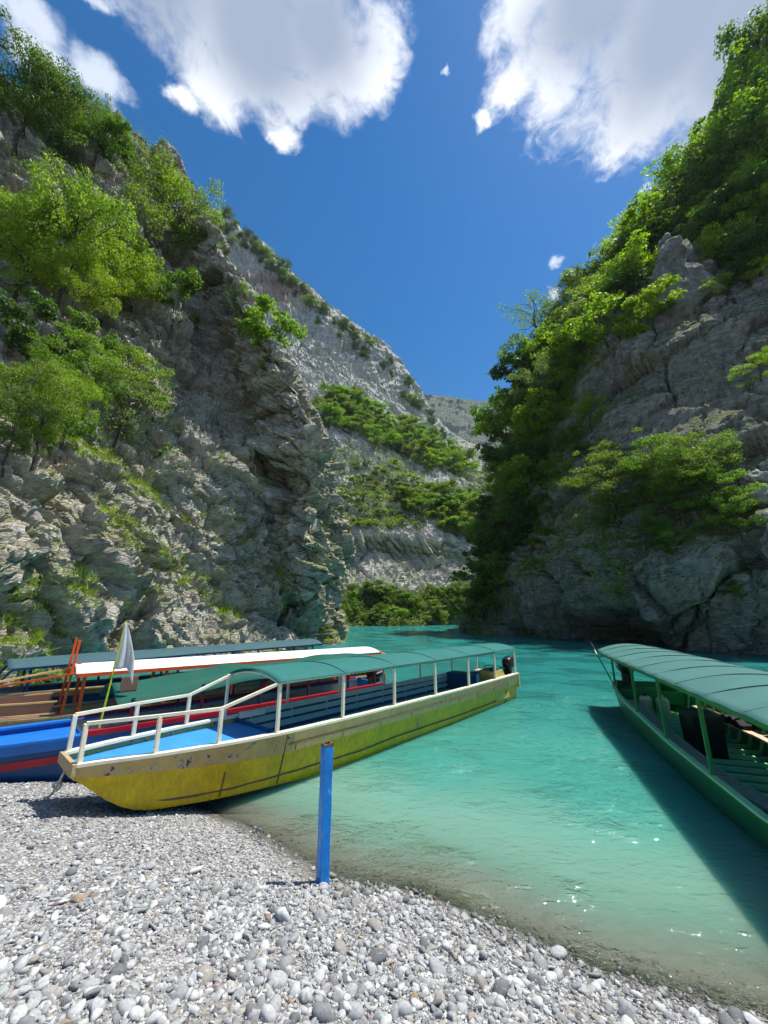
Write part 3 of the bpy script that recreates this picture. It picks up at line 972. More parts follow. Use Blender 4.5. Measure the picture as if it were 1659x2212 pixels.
T(70, 990, 250, 'broad', 'bright', 'full bright green tree at the lower edge of the cliff wood', names=LC, wide=0.8)
T(10, 1010, 210, 'broad', 'mid', 'green tree half outside the frame over the dark lower hollow', names=LC, wide=0.8)
T(120, 1000, 130, 'bush', 'mid', 'low leafy bush under the full bright tree near the pale boulders', names=LC)
T(245, 975, 190, 'sparse', 'grey', 'spindly sapling with pale thin stem on the grassy slope', names=LC)
T(330, 900, 80, 'spray', 'bright', 'small sprawling shrub clinging to the rock right of the spindly sapling', names=LC)
T(572, 760, 95, 'shrub', 'bright', 'rounded bright shrub on the cliff edge against the far mountain', names=LC)
T(522, 672, 60, 'tall', 'bright', 'small upright shrub on the cliff edge above the rounded one', names=LC)
T(150, 700, 170, 'oak', 'lime', 'yellow-green tree filling the gap behind the tallest bright tree', names=LC)
T(255, 600, 120, 'shrub', 'bright', 'bright shrub on bare rock between the spreading tree and the oak', names=LC)
T(5, 560, 150, 'broad', 'bright', 'green tree at the frame edge above the tall yellow-green pair', names=LC)
T(140, 930, 150, 'oak', 'lime', 'yellow-green tree between the layered tree and the full bright one', names=LC)
T(40, 880, 130, 'tier', 'bright', 'layered tree at the frame edge above the full bright one', names=LC)
T(400, 640, 70, 'spray', 'mid', 'small shrub on the sheer rock beside the oak trunk', names=LC)
T(20, 1290, 55, 'shrub', 'bright', 'low green shrub on the rock wall over the beached boats', name='shrub', cat='shrub', names=LC)
T(575, 800, 30, 'bush', 'olive', 'tiny olive shrub in the dark cleft of the cliff edge', name='shrub', cat='shrub', names=LC)
T(690, 1360, 40, 'bush', 'olive', 'small olive shrub at the waterline under the dark cliff corner', name='shrub', cat='shrub', names=LC)
# opposite cliff
T(1165, 745, 95, 'sparse', 'mid', 'half-bare tree with bent dark branch against the blue sky', names=RC, wide=1.3)
T(1185, 890, 100, 'oak', 'grey', 'silvery grey-green tree standing out of the dark wooded slope', names=RC)
T(1240, 700, 90, 'broad', 'grey', 'pale grey-green tree on the ridge line under the small clouds', names=RC)
T(1415, 715, 80, 'shrub', 'lime', 'bright yellow-green shrub below the pointed rock pinnacle', names=RC, wide=1.2)
T(1590, 655, 80, 'spray', 'lime', 'bright flat-branched tree jutting out beside the pinnacle over black shade', names=RC, wide=1.2)
T(1275, 935, 80, 'oak', 'bright', 'small pale green tree at the edge of the bare grey rock', names=RC)
T(1340, 1120, 150, 'tier', 'olive', 'wide overhanging shrub at the dark end of the leafy ledge', names=RC, wide=1.0)
T(1420, 1110, 170, 'tier', 'mid', 'dense layered shrub in the middle of the ledge over the cave wall', names=RC, wide=0.9)
T(1490, 1090, 150, 'oak', 'olive', 'tallest grey-green shrub on the ledge against the smooth rock face', names=RC, wide=1.0)
T(1560, 1130, 150, 'spray', 'bright', 'bright open-branched shrub on the ledge beside the pale boulders', names=RC, wide=0.9)
T(1600, 1165, 130, 'tier', 'bright', 'bright shrub hanging lowest on the ledge over layered rock', names=RC, wide=0.75)
T(1455, 1160, 110, 'tier', 'mid', 'shaded green shrub hanging under the middle of the leafy ledge', names=RC, wide=0.9)
T(1390, 1262, 45, 'spray', 'grey', 'single pale shrub on the black rock wall above the cave', name='shrub', cat='shrub', names=RC)
T(1160, 1265, 70, 'spray', 'olive', 'olive shrub hanging on the shaded wall over the river bend', name='shrub', cat='shrub', names=RC)
T(1645, 820, 70, 'spray', 'lime', 'yellow-green shrub at the frame edge halfway up the grey face', name='shrub', cat='shrub', names=RC)
T(1600, 1290, 45, 'bush', 'mid', 'dark green clump on the layered rock near the frame edge', name='shrub', cat='shrub', names=RC)


def inside(poly, x, y):
    c = False
    j = len(poly) - 1
    for i in range(len(poly)):
        (xi, yi), (xj, yj) = poly[i], poly[j]
        if (yi > y) != (yj > y) and x < (xj - xi) * (y - yi) / (yj - yi) + xi:
            c = not c
        j = i
    return c


def fill(poly, n, spacing, hpx, kinds, colors, noun, marks, group, names, cat='tree', name='tree', seed=1, wide=1.0, sink=0.3):
    r = random.Random(seed)
    xs = [p[0] for p in poly]; ys = [p[1] for p in poly]
    pts = []; items = []
    for _ in range(n * 60):
        if len(pts) >= n:
            break
        x, y = r.uniform(min(xs), max(xs)), r.uniform(min(ys), max(ys))
        if inside(poly, x, y) and all((x - a) ** 2 + (y - b) ** 2 > spacing ** 2 for a, b in pts):
            h = hit(x, y)
            if h is not None and h[3] in names:
                pts.append((x, y))
    for x, y in pts:
        k, c = r.choice(kinds), r.choice(colors)
        o = rooted(x, y, hpx * r.uniform(0.7, 1.3), k, c, noun, name, cat, group, wide * r.uniform(0.85, 1.2), sink, names)
        if o:
            items.append((o, x, y, k, c))
    name_apart(items, noun, marks)


ridge = [(1060, 1000), (1085, 900), (1130, 800), (1190, 745), (1290, 650), (1390, 530), (1500, 410), (1600, 310), (1659, 120), (1659, 60),
         (1659, 560), (1560, 580), (1520, 520), (1440, 520), (1390, 640), (1330, 720), (1270, 800), (1220, 890), (1190, 960), (1150, 1060), (1080, 1060)]
fill(ridge, 110, 22, 78, ['broad_far', 'broad_far', 'oak_far', 'tall_far', 'shrub_far'], ['mid', 'lime', 'bright', 'bright', 'dark', 'olive', 'grey'], 'tree',
     [(1165, 730, 'near the half-bare skyline tree'), (1185, 880, 'around the silvery tree'), (1270, 900, 'over the small pale tree'), (1090, 1000, 'above the river bend'), (1300, 640, 'halfway up the ridge line'),
      (1410, 520, 'on the ridge below the white cloud'), (1480, 480, 'just behind the pinnacle'), (1580, 380, 'high above the pinnacle'), (1640, 200, 'in the topmost wood'), (1600, 520, 'over the bright jutting tree')],
     'trees of the ridge wood', RC, seed=5)
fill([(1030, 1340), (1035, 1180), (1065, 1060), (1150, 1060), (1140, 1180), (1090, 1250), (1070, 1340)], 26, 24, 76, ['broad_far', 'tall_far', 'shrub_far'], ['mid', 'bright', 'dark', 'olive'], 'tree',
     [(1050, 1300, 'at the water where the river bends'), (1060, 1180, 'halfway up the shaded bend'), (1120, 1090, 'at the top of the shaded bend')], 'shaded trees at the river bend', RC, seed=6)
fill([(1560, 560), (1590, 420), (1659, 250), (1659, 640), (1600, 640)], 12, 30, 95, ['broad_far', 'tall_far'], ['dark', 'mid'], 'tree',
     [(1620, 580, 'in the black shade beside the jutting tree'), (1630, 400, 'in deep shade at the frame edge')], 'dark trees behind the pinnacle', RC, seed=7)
fill([(1270, 1180), (1330, 980), (1450, 960), (1560, 1000), (1640, 1060), (1630, 1160), (1500, 1180), (1400, 1240)], 22, 30, 60, ['tier', 'spray', 'shrub', 'oak'], ['bright', 'olive', 'mid', 'grey'], 'shrub',
     [(1310, 1120, 'at the dark end of the leafy ledge'), (1420, 1040, 'over the middle of the leafy ledge'), (1540, 1040, 'over the bright end of the leafy ledge'), (1450, 1190, 'hanging below the leafy ledge'), (1620, 1120, 'beside the pale boulders')], 'shrubs of the leafy ledge', RC, 'shrub', 'shrub', seed=18)
fill([(1140, 1000), (1230, 900), (1260, 1000), (1200, 1150), (1150, 1200), (1120, 1180)], 14, 26, 48, ['shrub', 'bush', 'spray'], ['olive', 'mid'], 'shrub',
     [(1150, 1150, 'low on the mossy buttress'), (1210, 960, 'high on the mossy buttress')], 'shrubs on the mossy buttress', RC, 'shrub', 'shrub', seed=8)
# the mountain behind
MT = ('mountain',)
fill([(680, 880), (720, 850), (830, 905), (920, 950), (1015, 1005), (1015, 1040), (940, 1020), (850, 985), (760, 945), (700, 930)], 72, 12, 30, ['bush', 'broad', 'shrub'], ['bright', 'mid', 'bright', 'olive'], 'bush',
     [(700, 880, 'under the slab beside the dark cliff'), (780, 910, 'in the slab-foot band, near side'), (860, 950, 'in the middle of the slab-foot band'), (940, 985, 'in the slab-foot band, far side'), (1010, 1020, 'where slab and ridge meet')],
     'bushes in the band under the slab', MT, 'bush', 'bush', seed=9, wide=1.15)
fill([(850, 1075), (900, 1055), (960, 1070), (1030, 1080), (1030, 1190), (980, 1170), (930, 1120), (870, 1105)], 36, 14, 32, ['bush', 'shrub'], ['bright', 'olive', 'mid'], 'bush',
     [(880, 1080, 'at the thin end of the scrubby terrace'), (950, 1100, 'in mid terrace'), (1010, 1120, 'on the terrace beside the ridge wood'), (990, 1170, 'at the terrace edge over the rock band')], 'bushes on the scrubby terrace', MT, 'bush', 'bush', seed=10, wide=1.2)
fill([(735, 1352), (735, 1290), (800, 1285), (900, 1292), (1000, 1285), (1000, 1345)], 62, 15, 30, ['broad', 'bush', 'shrub', 'tall'], ['mid', 'olive', 'bright', 'mid', 'bright'], 'tree',
     [(745, 1320, 'on the far bank by the dark cliff corner'), (800, 1320, 'on the far bank over the orange roof end'), (860, 1320, 'in the middle of the far bank'), (920, 1315, 'on the far bank past the middle'), (980, 1310, 'on the far bank at the bend')], 'trees on the far river bank', MT, seed=11, wide=1.1)
fill([(735, 1135), (735, 1000), (850, 1010), (900, 1040), (850, 1070), (860, 1120), (960, 1150)], 34, 17, 17, ['bush', 'shrub'], ['olive', 'mid', 'grey'], 'bush',
     [(750, 1030, 'high on the pale slope'), (760, 1100, 'low on the pale slope'), (860, 1030, 'on the pale slope near the band'), (880, 1130, 'over the streaked overhang')], 'scrub bushes on the pale slope', MT, 'bush', 'bush', seed=12, wide=1.3)
crest = [(445, 452), (475, 468), (505, 490), (535, 510), (560, 528), (590, 555), (615, 580), (640, 602), (668, 630), (700, 662), (730, 690), (765, 715), (800, 742), (838, 776), (870, 832), (900, 868), (930, 895), (955, 925)]
rc_ = random.Random(4)
items = []
for i, (x, y) in enumerate(crest):
    for k in range(3 if x < 850 else 2):
        xx, yy = x + rc_.uniform(-14, 14), y + 4 + 16 * k + rc_.uniform(0, 8)
        kd, cd = rc_.choice(['slim', 'broad', 'tall']), rc_.choice(['pine', 'dark', 'mid'])
        o = rooted(xx, yy, rc_.uniform(16, 30), kd, cd, 'pine', 'pine_tree', 'tree', 'pines along the mountain crest', 1.2, 0.5, MT)
        if o:
            items.append((o, xx, yy, kd, cd))
name_apart(items, 'pine', [(450, 460, 'on the mountain summit'), (540, 520, 'on the crest below the summit'), (630, 600, 'on the crest over the red stain'), (730, 690, 'on the middle crest'), (820, 760, 'on the lower crest shoulder'), (920, 890, 'at the foot of the crest')])


def stuff_leaves(name, PG, n, pred, size, per, colr, label, cat, seed, lift=0.5, spread=1.6, up=0.7):
    """uncountable undergrowth hugging a rock surface: one mesh"""
    r = np.random.default_rng(seed)
    nn = grid_normals(PG)
    flat = PG.reshape(-1, 3); fn = nn.reshape(-1, 3)
    fn = np.where((fn[:, 2:3] < 0), -fn, fn)
    idx = r.integers(0, len(flat), n * 6)
    ok = pred(flat[idx], fn[idx], r)
    idx = idx[ok][:n]
    C = np.repeat(flat[idx], per, 0)
    off = r.normal(size=(len(C), 3)) * spread * np.repeat(0.5 + r.random(len(idx)), per)[:, None] * np.array([1, 1, 0.6])
    C = C + off * 0.6 + np.repeat(fn[idx], per, 0) * lift * r.random((len(C), 1)) * 2
    N = unit(r.normal(size=(len(C), 3)) * 0.6 + np.array([0, 0, up]) + np.repeat(fn[idx], per, 0) * 0.6)
    V, F = leaf_quads(C, N, np.full(len(C), size), r)
    me = np_mesh(name, V, F, False, M['leaf'])
    add_attr(me, 'tint', np.repeat(np.clip(r.normal(0.5, 0.22, len(C)) + np.repeat(r.random(len(idx)) - 0.5, per) * 0.5, 0, 1), 4))
    o = obj(name, me)
    o.color = (*GREEN[colr], 1)
    tag(o, label, cat, None, 'stuff')
    return o


def imgpos(P):
    q = P - np.array([0, 0, CAM_H])
    f = q[:, 1] * CP + q[:, 2] * SP
    u = -q[:, 1] * SP + q[:, 2] * CP
    return 829.5 + 829.5 * q[:, 0] / f, 1106 - 829.5 * u / f


def cover(freq, thr, extra=None):
    def f(P, N, r):
        m = fbm(P * freq, 3) > thr
        if extra:
            m &= extra(P, N)
        return m
    return f


stuff_leaves('scrub', PM, 3600, cover(0.03, -0.03, lambda P, N: (P[:, 2] < 130) & (N[:, 2] > 0.25) & ((imgpos(P)[1] < 1140) | (imgpos(P)[1] > 1275))), 0.75, 22, 'olive', 'low green scrub spread over the mountain slope', 'scrub', 21, 0.8, 1.7)
stuff_leaves('crest_scrub', PM, 1300, cover(0.035, -0.02, lambda P, N: (imgpos(P)[0] < 700) & (P[:, 2] > 250)), 0.9, 18, 'pine', 'dark scrub on the upper mountain under the crest', 'scrub', 22, 0.6, 1.8)
stuff_leaves('undergrowth', PR, 2600, cover(0.06, -0.06, lambda P, N: (imgpos(P)[0] < 1330 - (P[:, 2] - 30) * 1.0) | (P[:, 2] > 48)), 0.36, 30, 'bright', 'tangled undergrowth under the trees of the steep ridge', 'undergrowth', 23, 0.5, 1.1)
stuff_leaves('ledge_growth', PR, 500, cover(0.12, 0.05, lambda P, N: (N[:, 2] > 0.45) & (P[:, 2] < 40)), 0.20, 26, 'olive', 'moss and small plants on ledges of the shaded cliff', 'plants', 24, 0.25, 0.6)
stuff_leaves('cliff_growth', PL, 900, cover(0.09, 0.02, lambda P, N: (imgpos(P)[0] < 380) & (P[:, 2] > 13) & (N[:, 2] > 0.2)), 0.24, 34, 'mid', 'leafy undergrowth below the trees of the sunlit cliff', 'undergrowth', 25, 0.4, 0.9)


def grass(name, PG, n, pred, size, colr, label, seed):
    r = np.random.default_rng(seed)
    nn = grid_normals(PG); flat = PG.reshape(-1, 3); fn = nn.reshape(-1, 3)
    fn = np.where((fn[:, 2:3] < 0), -fn, fn)
    idx = r.integers(0, len(flat), n * 8)
    ok = pred(flat[idx], fn[idx], r)
    idx = idx[ok][:n]
    B = 14
    C = np.repeat(flat[idx], B, 0) + r.normal(size=(len(idx) * B, 3)) * 0.14
    hgt = size * (0.5 + 0.8 * r.random((len(C), 1))) * np.repeat(0.6 + 0.8 * r.random((len(idx), 1)), B, 0)
    dirn = unit(np.repeat(fn[idx], B, 0) * 0.5 + np.array([0, 0, 0.8]) + r.normal(size=(len(C), 3)) * 0.45)
    side = unit(np.cross(dirn, r.normal(size=(len(C), 3)))) * 0.018
    tip = C + dirn * hgt; tip[:, 2] -= hgt[:, 0] * 0.25
    V = np.stack([C - side, C + side, tip], 1).reshape(-1, 3)
    me = np_mesh(name, V, np.arange(len(V)).reshape(-1, 3), False, M['leaf'])
    add_attr(me, 'tint', np.repeat(np.clip(r.normal(0.55, 0.25, len(C)), 0, 1), 3))
    o = obj(name, me); o.color = (*GREEN[colr], 1)
    tag(o, label, 'grass', None, 'stuff')


def slope_grass(P, N, r):
    x, y = imgpos(P)
    band = np.abs(y - (930 + (x - 160) * 0.62)) < 60 + 30 * fbm(P * 0.2, 2)
    band2 = np.abs(y - (1130 + (x - 250) * 0.75)) < 35
    return ((band & (x > 140) & (x < 560)) | (band2 & (x > 200) & (x < 520)) | (fbm(P * 0.18 + 40, 3) > 0.12)) & (N[:, 2] > 0.25) & (y > 300) & (fbm(P * 0.5 + 3, 2) > -0.08)


grass('slope_grass', PL, 5200, slope_grass, 0.55, 'lime', 'yellowish grass in tufts on the sloping ledges of the sunlit cliff', 31)

# ------------------------------------------------------------------ boats
C_ = srgb
M['yellow'] = paint('hull_yellow', C_(218, 184, 10), 0.42, 0.22, (0.07, 0.05, 0.03), 2.6, 0.22, 0.03, under=(0.30, 0.24, 0.10), streak=True, mottle=(0.26, 0.20, 0.012))
M['cream'] = paint('strake_cream', C_(230, 184, 122), 0.55, 0.30, (0.13, 0.075, 0.04), 3.4, 0.15, 0.02, under=(0.42, 0.33, 0.20))
M['cream_bow'] = paint('strake_tan', C_(190, 160, 100), 0.6, 0.62, (0.10, 0.06, 0.035), 3.2, 0.2, 0.02, under=(0.45, 0.38, 0.27))
M['white_rail'] = paint('rail_white', C_(238, 226, 200), 0.5, 0.28, (0.24, 0.14, 0.08), 6.0, 0.12, 0.01)
M['blue_deck'] = paint('deck_blue', C_(55, 140, 205), 0.5, 0.1, (0.10, 0.22, 0.34), 2.0, 0.15, 0.01)
M['blue_in'] = paint('inner_blue', C_(18, 82, 122), 0.55, 0.1, (0.05, 0.09, 0.12), 2.0, 0.2, 0.01)
M['slat'] = paint('bench_slat', C_(185, 210, 205), 0.55, 0.08, (0.2, 0.2, 0.18), 3.0, 0.12, 0.005)
M['black'] = paint('black_plastic', (0.012, 0.012, 0.014), 0.35, 0, scale=4, var=0.3, bump=0.003)
M['rubber'] = paint('dark_rubber', (0.02, 0.02, 0.02), 0.6, 0, scale=4, var=0.3, bump=0.003)
M['steel'] = paint('outboard_leg', (0.05, 0.05, 0.055), 0.4, 0, scale=5, var=0.2, bump=0.003)
M['red_mark'] = paint('red_mark', C_(190, 40, 50), 0.4, 0, scale=5, var=0.1, bump=0.001)
M['white_mark'] = paint('white_mark', C_(235, 235, 235), 0.4, 0, scale=5, var=0.05, bump=0.001)
M['canopy_teal'] = cloth_mat('canopy_teal', C_(66, 140, 134), 0.42)
M['canopy_green'] = cloth_mat('canopy_green', C_(42, 108, 92), 0.36)
M['canopy_grey'] = cloth_mat('canopy_greygreen', C_(88, 140, 134), 0.38)
M['canopy_dark'] = cloth_mat('canopy_slate', C_(66, 98, 104), 0.15)
M['olive'] = paint('console_yellow', C_(190, 175, 90), 0.5, 0.1, (0.2, 0.17, 0.08), 3, 0.15, 0.01)
M['blue_hull'] = paint('hull_blue', C_(14, 70, 122), 0.45, 0.2, (0.02, 0.06, 0.12), 2.2, 0.2, 0.02)  # darker blue: shade on the blue boat's side put into the colour
M['blue_lit'] = paint('sheer_blue_lit', C_(22, 112, 198), 0.4, 0.2, (0.1, 0.25, 0.45), 2.2, 0.15, 0.02)  # lighter copy of the hull blue: sun on the up-facing sheer painted in
M['red'] = paint('stripe_red', C_(165, 32, 48), 0.45, 0.1, (0.12, 0.05, 0.05), 2.5, 0.15, 0.01)
M['orange'] = paint('frame_orange', C_(225, 92, 30), 0.5, 0.15, (0.25, 0.10, 0.04), 4, 0.15, 0.01)
M['roof_white'] = paint('roof_white', C_(245, 243, 238), 0.5, 0.05, (0.5, 0.48, 0.42), 1.5, 0.06, 0.01)
M['dirty_white'] = paint('hull_dirty_white', C_(205, 202, 190), 0.6, 0.42, (0.16, 0.13, 0.10), 2.8, 0.2, 0.02, under=(0.42, 0.38, 0.30))
M['wood'] = paint('gunwale_wood', C_(176, 150, 110), 0.7, 0.5, (0.10, 0.07, 0.045), 4.0, 0.25, 0.02, under=(0.5, 0.43, 0.32))
M['brown'] = paint('board_brown', C_(128, 96, 84), 0.7, 0.1, (0.1, 0.07, 0.06), 2.0, 0.15, 0.01)
M['tan_in'] = paint('inner_tan', C_(190, 170, 120), 0.6, 0.2, (0.2, 0.15, 0.09), 2.0, 0.2, 0.01)
M['green_hull'] = paint('hull_green', C_(28, 110, 72), 0.4, 0.08, (0.03, 0.10, 0.06), 2.0, 0.2, 0.02)
M['green_in'] = paint('inner_green', C_(34, 128, 60), 0.45, 0.06, (0.03, 0.10, 0.04), 2.5, 0.2, 0.01)
M['green_rib'] = paint('rib_green', C_(160, 215, 165), 0.45, 0.08, (0.1, 0.25, 0.12), 3, 0.12, 0.01)
M['cushion'] = paint('bench_mat', C_(140, 140, 128), 0.85, 0, scale=8, var=0.2, bump=0.01)
M['black_cloth'] = cloth_mat('black_cloth', (0.012, 0.012, 0.015), 0.0)
M['plank'] = paint('bench_plank', C_(205, 180, 150), 0.7, 0.12, (0.3, 0.2, 0.12), 5, 0.2, 0.01)
M['jerry'] = paint('beige_plastic', C_(232, 208, 165), 0.5, 0.05, (0.3, 0.25, 0.18), 4, 0.1, 0.003)
M['flag'] = cloth_mat('flag_white', (0.88, 0.88, 0.88), 0.65)
M['lime'] = paint('pole_lime', C_(190, 205, 40), 0.5, 0, scale=5, var=0.15, bump=0.002)
M['rope'] = paint('rope_fibre', C_(200, 195, 180), 0.9, 0, scale=30, var=0.3, bump=0.01)
M['post_blue'] = paint('post_blue', C_(16, 140, 228), 0.32, 0.55, (0.42, 0.55, 0.68), 9.0, 0.22, 0.01, streak=True)
M['rust'] = paint('rusty_steel', (0.16, 0.10, 0.06), 0.85, 0.3, (0.35, 0.28, 0.2), 20, 0.3, 0.01)
M['rock_block'] = rock_mat('limestone_blocks', (0.50, 0.48, 0.44), (0.30, 0.28, 0.25), (0.42, 0.36, 0.29), (0.07, 0.09, 0.02), 0.15, 1.0, (-0.3, 0.1, 0.9))


class Boat:
    def __init__(s, name, bow, ang, L, st, floor=0.14):
        s.bow = Vector((bow[0], bow[1], 0)); s.L = L; s.floor = floor
        s.c, s.s_ = math.cos(ang), math.sin(ang)
        s.root = empty(name, s.bow, ang)
        S = np.linspace(0, 1, 61) ** 1.15 * L
        k = np.array([r[0] for r in st])
        f = lambda i: np.interp(S, k, np.array([r[i] for r in st]))
        sm = lambda a: np.convolve(np.pad(a, 1, mode='edge'), [0.25, 0.5, 0.25], 'valid')
        s.S = S
        s.HT, s.HB, s.ZT, s.ZB = (sm(sm(f(i))) for i in (1, 2, 3, 4))

    def w(s, x, y, z):
        return Vector((s.bow.x + x * s.c - y * s.s_, s.bow.y + x * s.s_ + y * s.c, z))

    def ht(s, x): return float(np.interp(x, s.S, s.HT))
    def hb(s, x): return float(np.interp(x, s.S, s.HB))
    def zt(s, x): return float(np.interp(x, s.S, s.ZT))
    def zb(s, x): return float(np.interp(x, s.S, s.ZB))

    def g(s, x, side, dz=0.0, inset=0.04):
        return Vector((x, side * (s.ht(x) - inset), s.zt(x) + dz))

    def s_at(s, px, side, dz=0.0):
        xs = np.linspace(0, s.L, 300)
        p = np.array([project(s.w(x, side * s.ht(x), s.zt(x) + dz))[0] for x in xs])
        return float(np.interp(px, p, xs)) if p[-1] > p[0] else float(np.interp(px, p[::-1], xs[::-1]))

    def wid(s, i, f):                     # half width at a fraction of the side height
        return s.HB[i] + (s.HT[i] - s.HB[i]) * f ** 0.8

    def hull(s, mat, band=0.33, band_mat=None, lining=None, deck=None, deck_end=0.0, cap_mat=None, floor_mat=None, cap_w=0.10, bands=None, bow_band=None, bow_band_end=0.0):
        R = s.root; n = len(s.S)
        bd = lambda i: band * (0.42 + 0.58 * min(1.0, s.S[i] / 2.6)) if bow_band else band
        fr = lambda i, z: max(0.0, min(1.0, (z - s.ZB[i]) / max(1e-3, s.ZT[i] - s.ZB[i])))
        rings = []
        for i in range(n):
            zk = max(s.ZB[i] + 0.02, s.ZT[i] - bd(i))
            zs = [zk, zk * 0.66 + s.ZB[i] * 0.34, zk * 0.33 + s.ZB[i] * 0.67, s.ZB[i] + 0.02]
            right = [Vector((s.S[i], -s.wid(i, fr(i, z)), z)) for z in zs]
            bot = [Vector((s.S[i], -s.HB[i] * 0.5, s.ZB[i])), Vector((s.S[i], s.HB[i] * 0.5, s.ZB[i]))]
            rings.append(right + bot + [Vector((p.x, -p.y, p.z)) for p in reversed(right)])
        m = MB().loft(rings, closed=False)
        for e in (0, n - 1):
            r = rings[e]; h = len(r) // 2
            m.add(r, [(k, k + 1, len(r) - 2 - k, len(r) - 1 - k) for k in range(h - 1)])
        m.build('hull', mat, R, smooth=False)
        for sd in (-1, 1):
            def strake(i0, i1, z0, z1, th, nm, mt):
                rg = []
                for i in range(i0, i1 + 1):
                    a = max(s.ZB[i], s.ZT[i] - (bd(i) + 0.004 if z1 is None else z1)); b = s.ZT[i] - z0
                    wa, wb = s.wid(i, fr(i, a)), s.wid(i, fr(i, b))
                    rg.append([Vector((s.S[i], sd * (wa + th), a)), Vector((s.S[i], sd * (wb + th), b)), Vector((s.S[i], sd * (wb - 0.03), b)), Vector((s.S[i], sd * (wa - 0.03), a))])
                return MB().loft(rg, closed=True, cap=True).build(nm, mt, R)
            ib = int(np.searchsorted(s.S, bow_band_end)) if bow_band else 0
            if bow_band:
                strake(0, ib, 0.0, None, 0.012, 'strake', bow_band)
                strake(ib, n - 1, 0.0, None, 0.016, 'strake', band_mat)
            else:
                strake(0, n - 1, 0.0, None, 0.012, 'strake', band_mat or mat)
            for z0, z1, th, nm, mt in (bands or []):
                strake(0, n - 1, z0, z1, th, nm, mt)
            rg = []
            for i in range(n):
                w_ = s.HT[i]
                rg.append([Vector((s.S[i], sd * (w_ + 0.028), s.ZT[i] - 0.006)), Vector((s.S[i], sd * (w_ + 0.028), s.ZT[i] + 0.034)), Vector((s.S[i], sd * max(0.02, w_ - cap_w), s.ZT[i] + 0.034)), Vector((s.S[i], sd * max(0.02, w_ - cap_w), s.ZT[i] - 0.006))])
            MB().loft(rg, closed=True, cap=True).build('gunwale', cap_mat, R)
        # inside
        i0 = int(np.searchsorted(s.S, deck_end))
        rg = []
        for i in range(i0, n):
            zf = s.floor
            wf = s.wid(i, fr(i, zf)) - 0.05
            rg.append([Vector((s.S[i], -s.HT[i] + 0.055, s.ZT[i])), Vector((s.S[i], -wf, zf)), Vector((s.S[i], wf, zf)), Vector((s.S[i], s.HT[i] - 0.055, s.ZT[i]))])
        m = MB().loft(rg)
        r = rg[-1]; m.add(r, [(0, 1, 2, 3)])
        r = rg[0]; m.add(r, [(0, 1, 2, 3)])
        m.build('lining', lining, R)
        if deck:
            rg = []
            for i in range(0, i0 + 1):
                w_ = s.HT[i] - 0.045
                z = s.ZT[i] - 0.10
                rg.append([Vector((s.S[i], -w_, z)), Vector((s.S[i], -w_ * 0.3, z + 0.02)), Vector((s.S[i], w_ * 0.3, z + 0.02)), Vector((s.S[i], w_, z))])
            MB().loft(rg).build('foredeck', deck, R)
        MB().box((-0.015, 0, s.ZT[0] - 0.035), (0.05, s.HT[0] * 2 + 0.05, 0.145)).build('bow_plate', M['wood'] if bow_band else cap_mat, R)
        MB().box((s.L + 0.02, 0, s.ZT[-1] - 0.22), (0.06, s.HT[-1] * 2 + 0.03, 0.5)).build('transom', band_mat or mat, R)

    def post(s, x, side, z1, mat, w=0.05, name='post', inset=0.04, z0=None, x1=None):
        a = s.g(x, side, 0.03, inset)
        if z0 is not None:
            a.z = z0
        b = Vector((x if x1 is None else x1, a.y, z1))
        return MB().bar(a, b, w).build(name, mat, s.root, bevel=0.004)

    def canopy(s, s0, s1, half, zfn, arch, mat, wave=0.0, nu=70, nv=17, th=0.012, name='canopy', droop=0.0, seed=0, skew=None):
        top, bot = [], []
        rr = np.random.default_rng(seed)
        ph = rr.random(6) * 6.28
        for a in range(nu):
            x = s0 + (s1 - s0) * a / (nu - 1)
            rt, rb = [], []
            hf = half(x) if callable(half) else half
            for b in range(nv):
                v = -1 + 2 * b / (nv - 1)
                z = zfn(x) + arch * (1 - abs(v) ** 2.2)
                z += wave * (math.sin(x * 2.1 + ph[0]) * 0.6 + math.sin(x * 4.7 + v * 1.3 + ph[1]) * 0.25 + math.sin(x * 1.1 - v * 2 + ph[2]) * 0.5) * (0.55 + 0.45 * (1 - abs(v)))
                z -= droop * abs(v) ** 6
                rt.append(Vector((x, v * hf, z))); rb.append(Vector((x, v * hf, z - th)))
            top.append(rt); bot.append(rb)
        rings = [t + list(reversed(b)) for t, b in zip(top, bot)]
        return MB().loft(rings, closed=True, cap=True).build(name, mat, s.root, smooth=True)


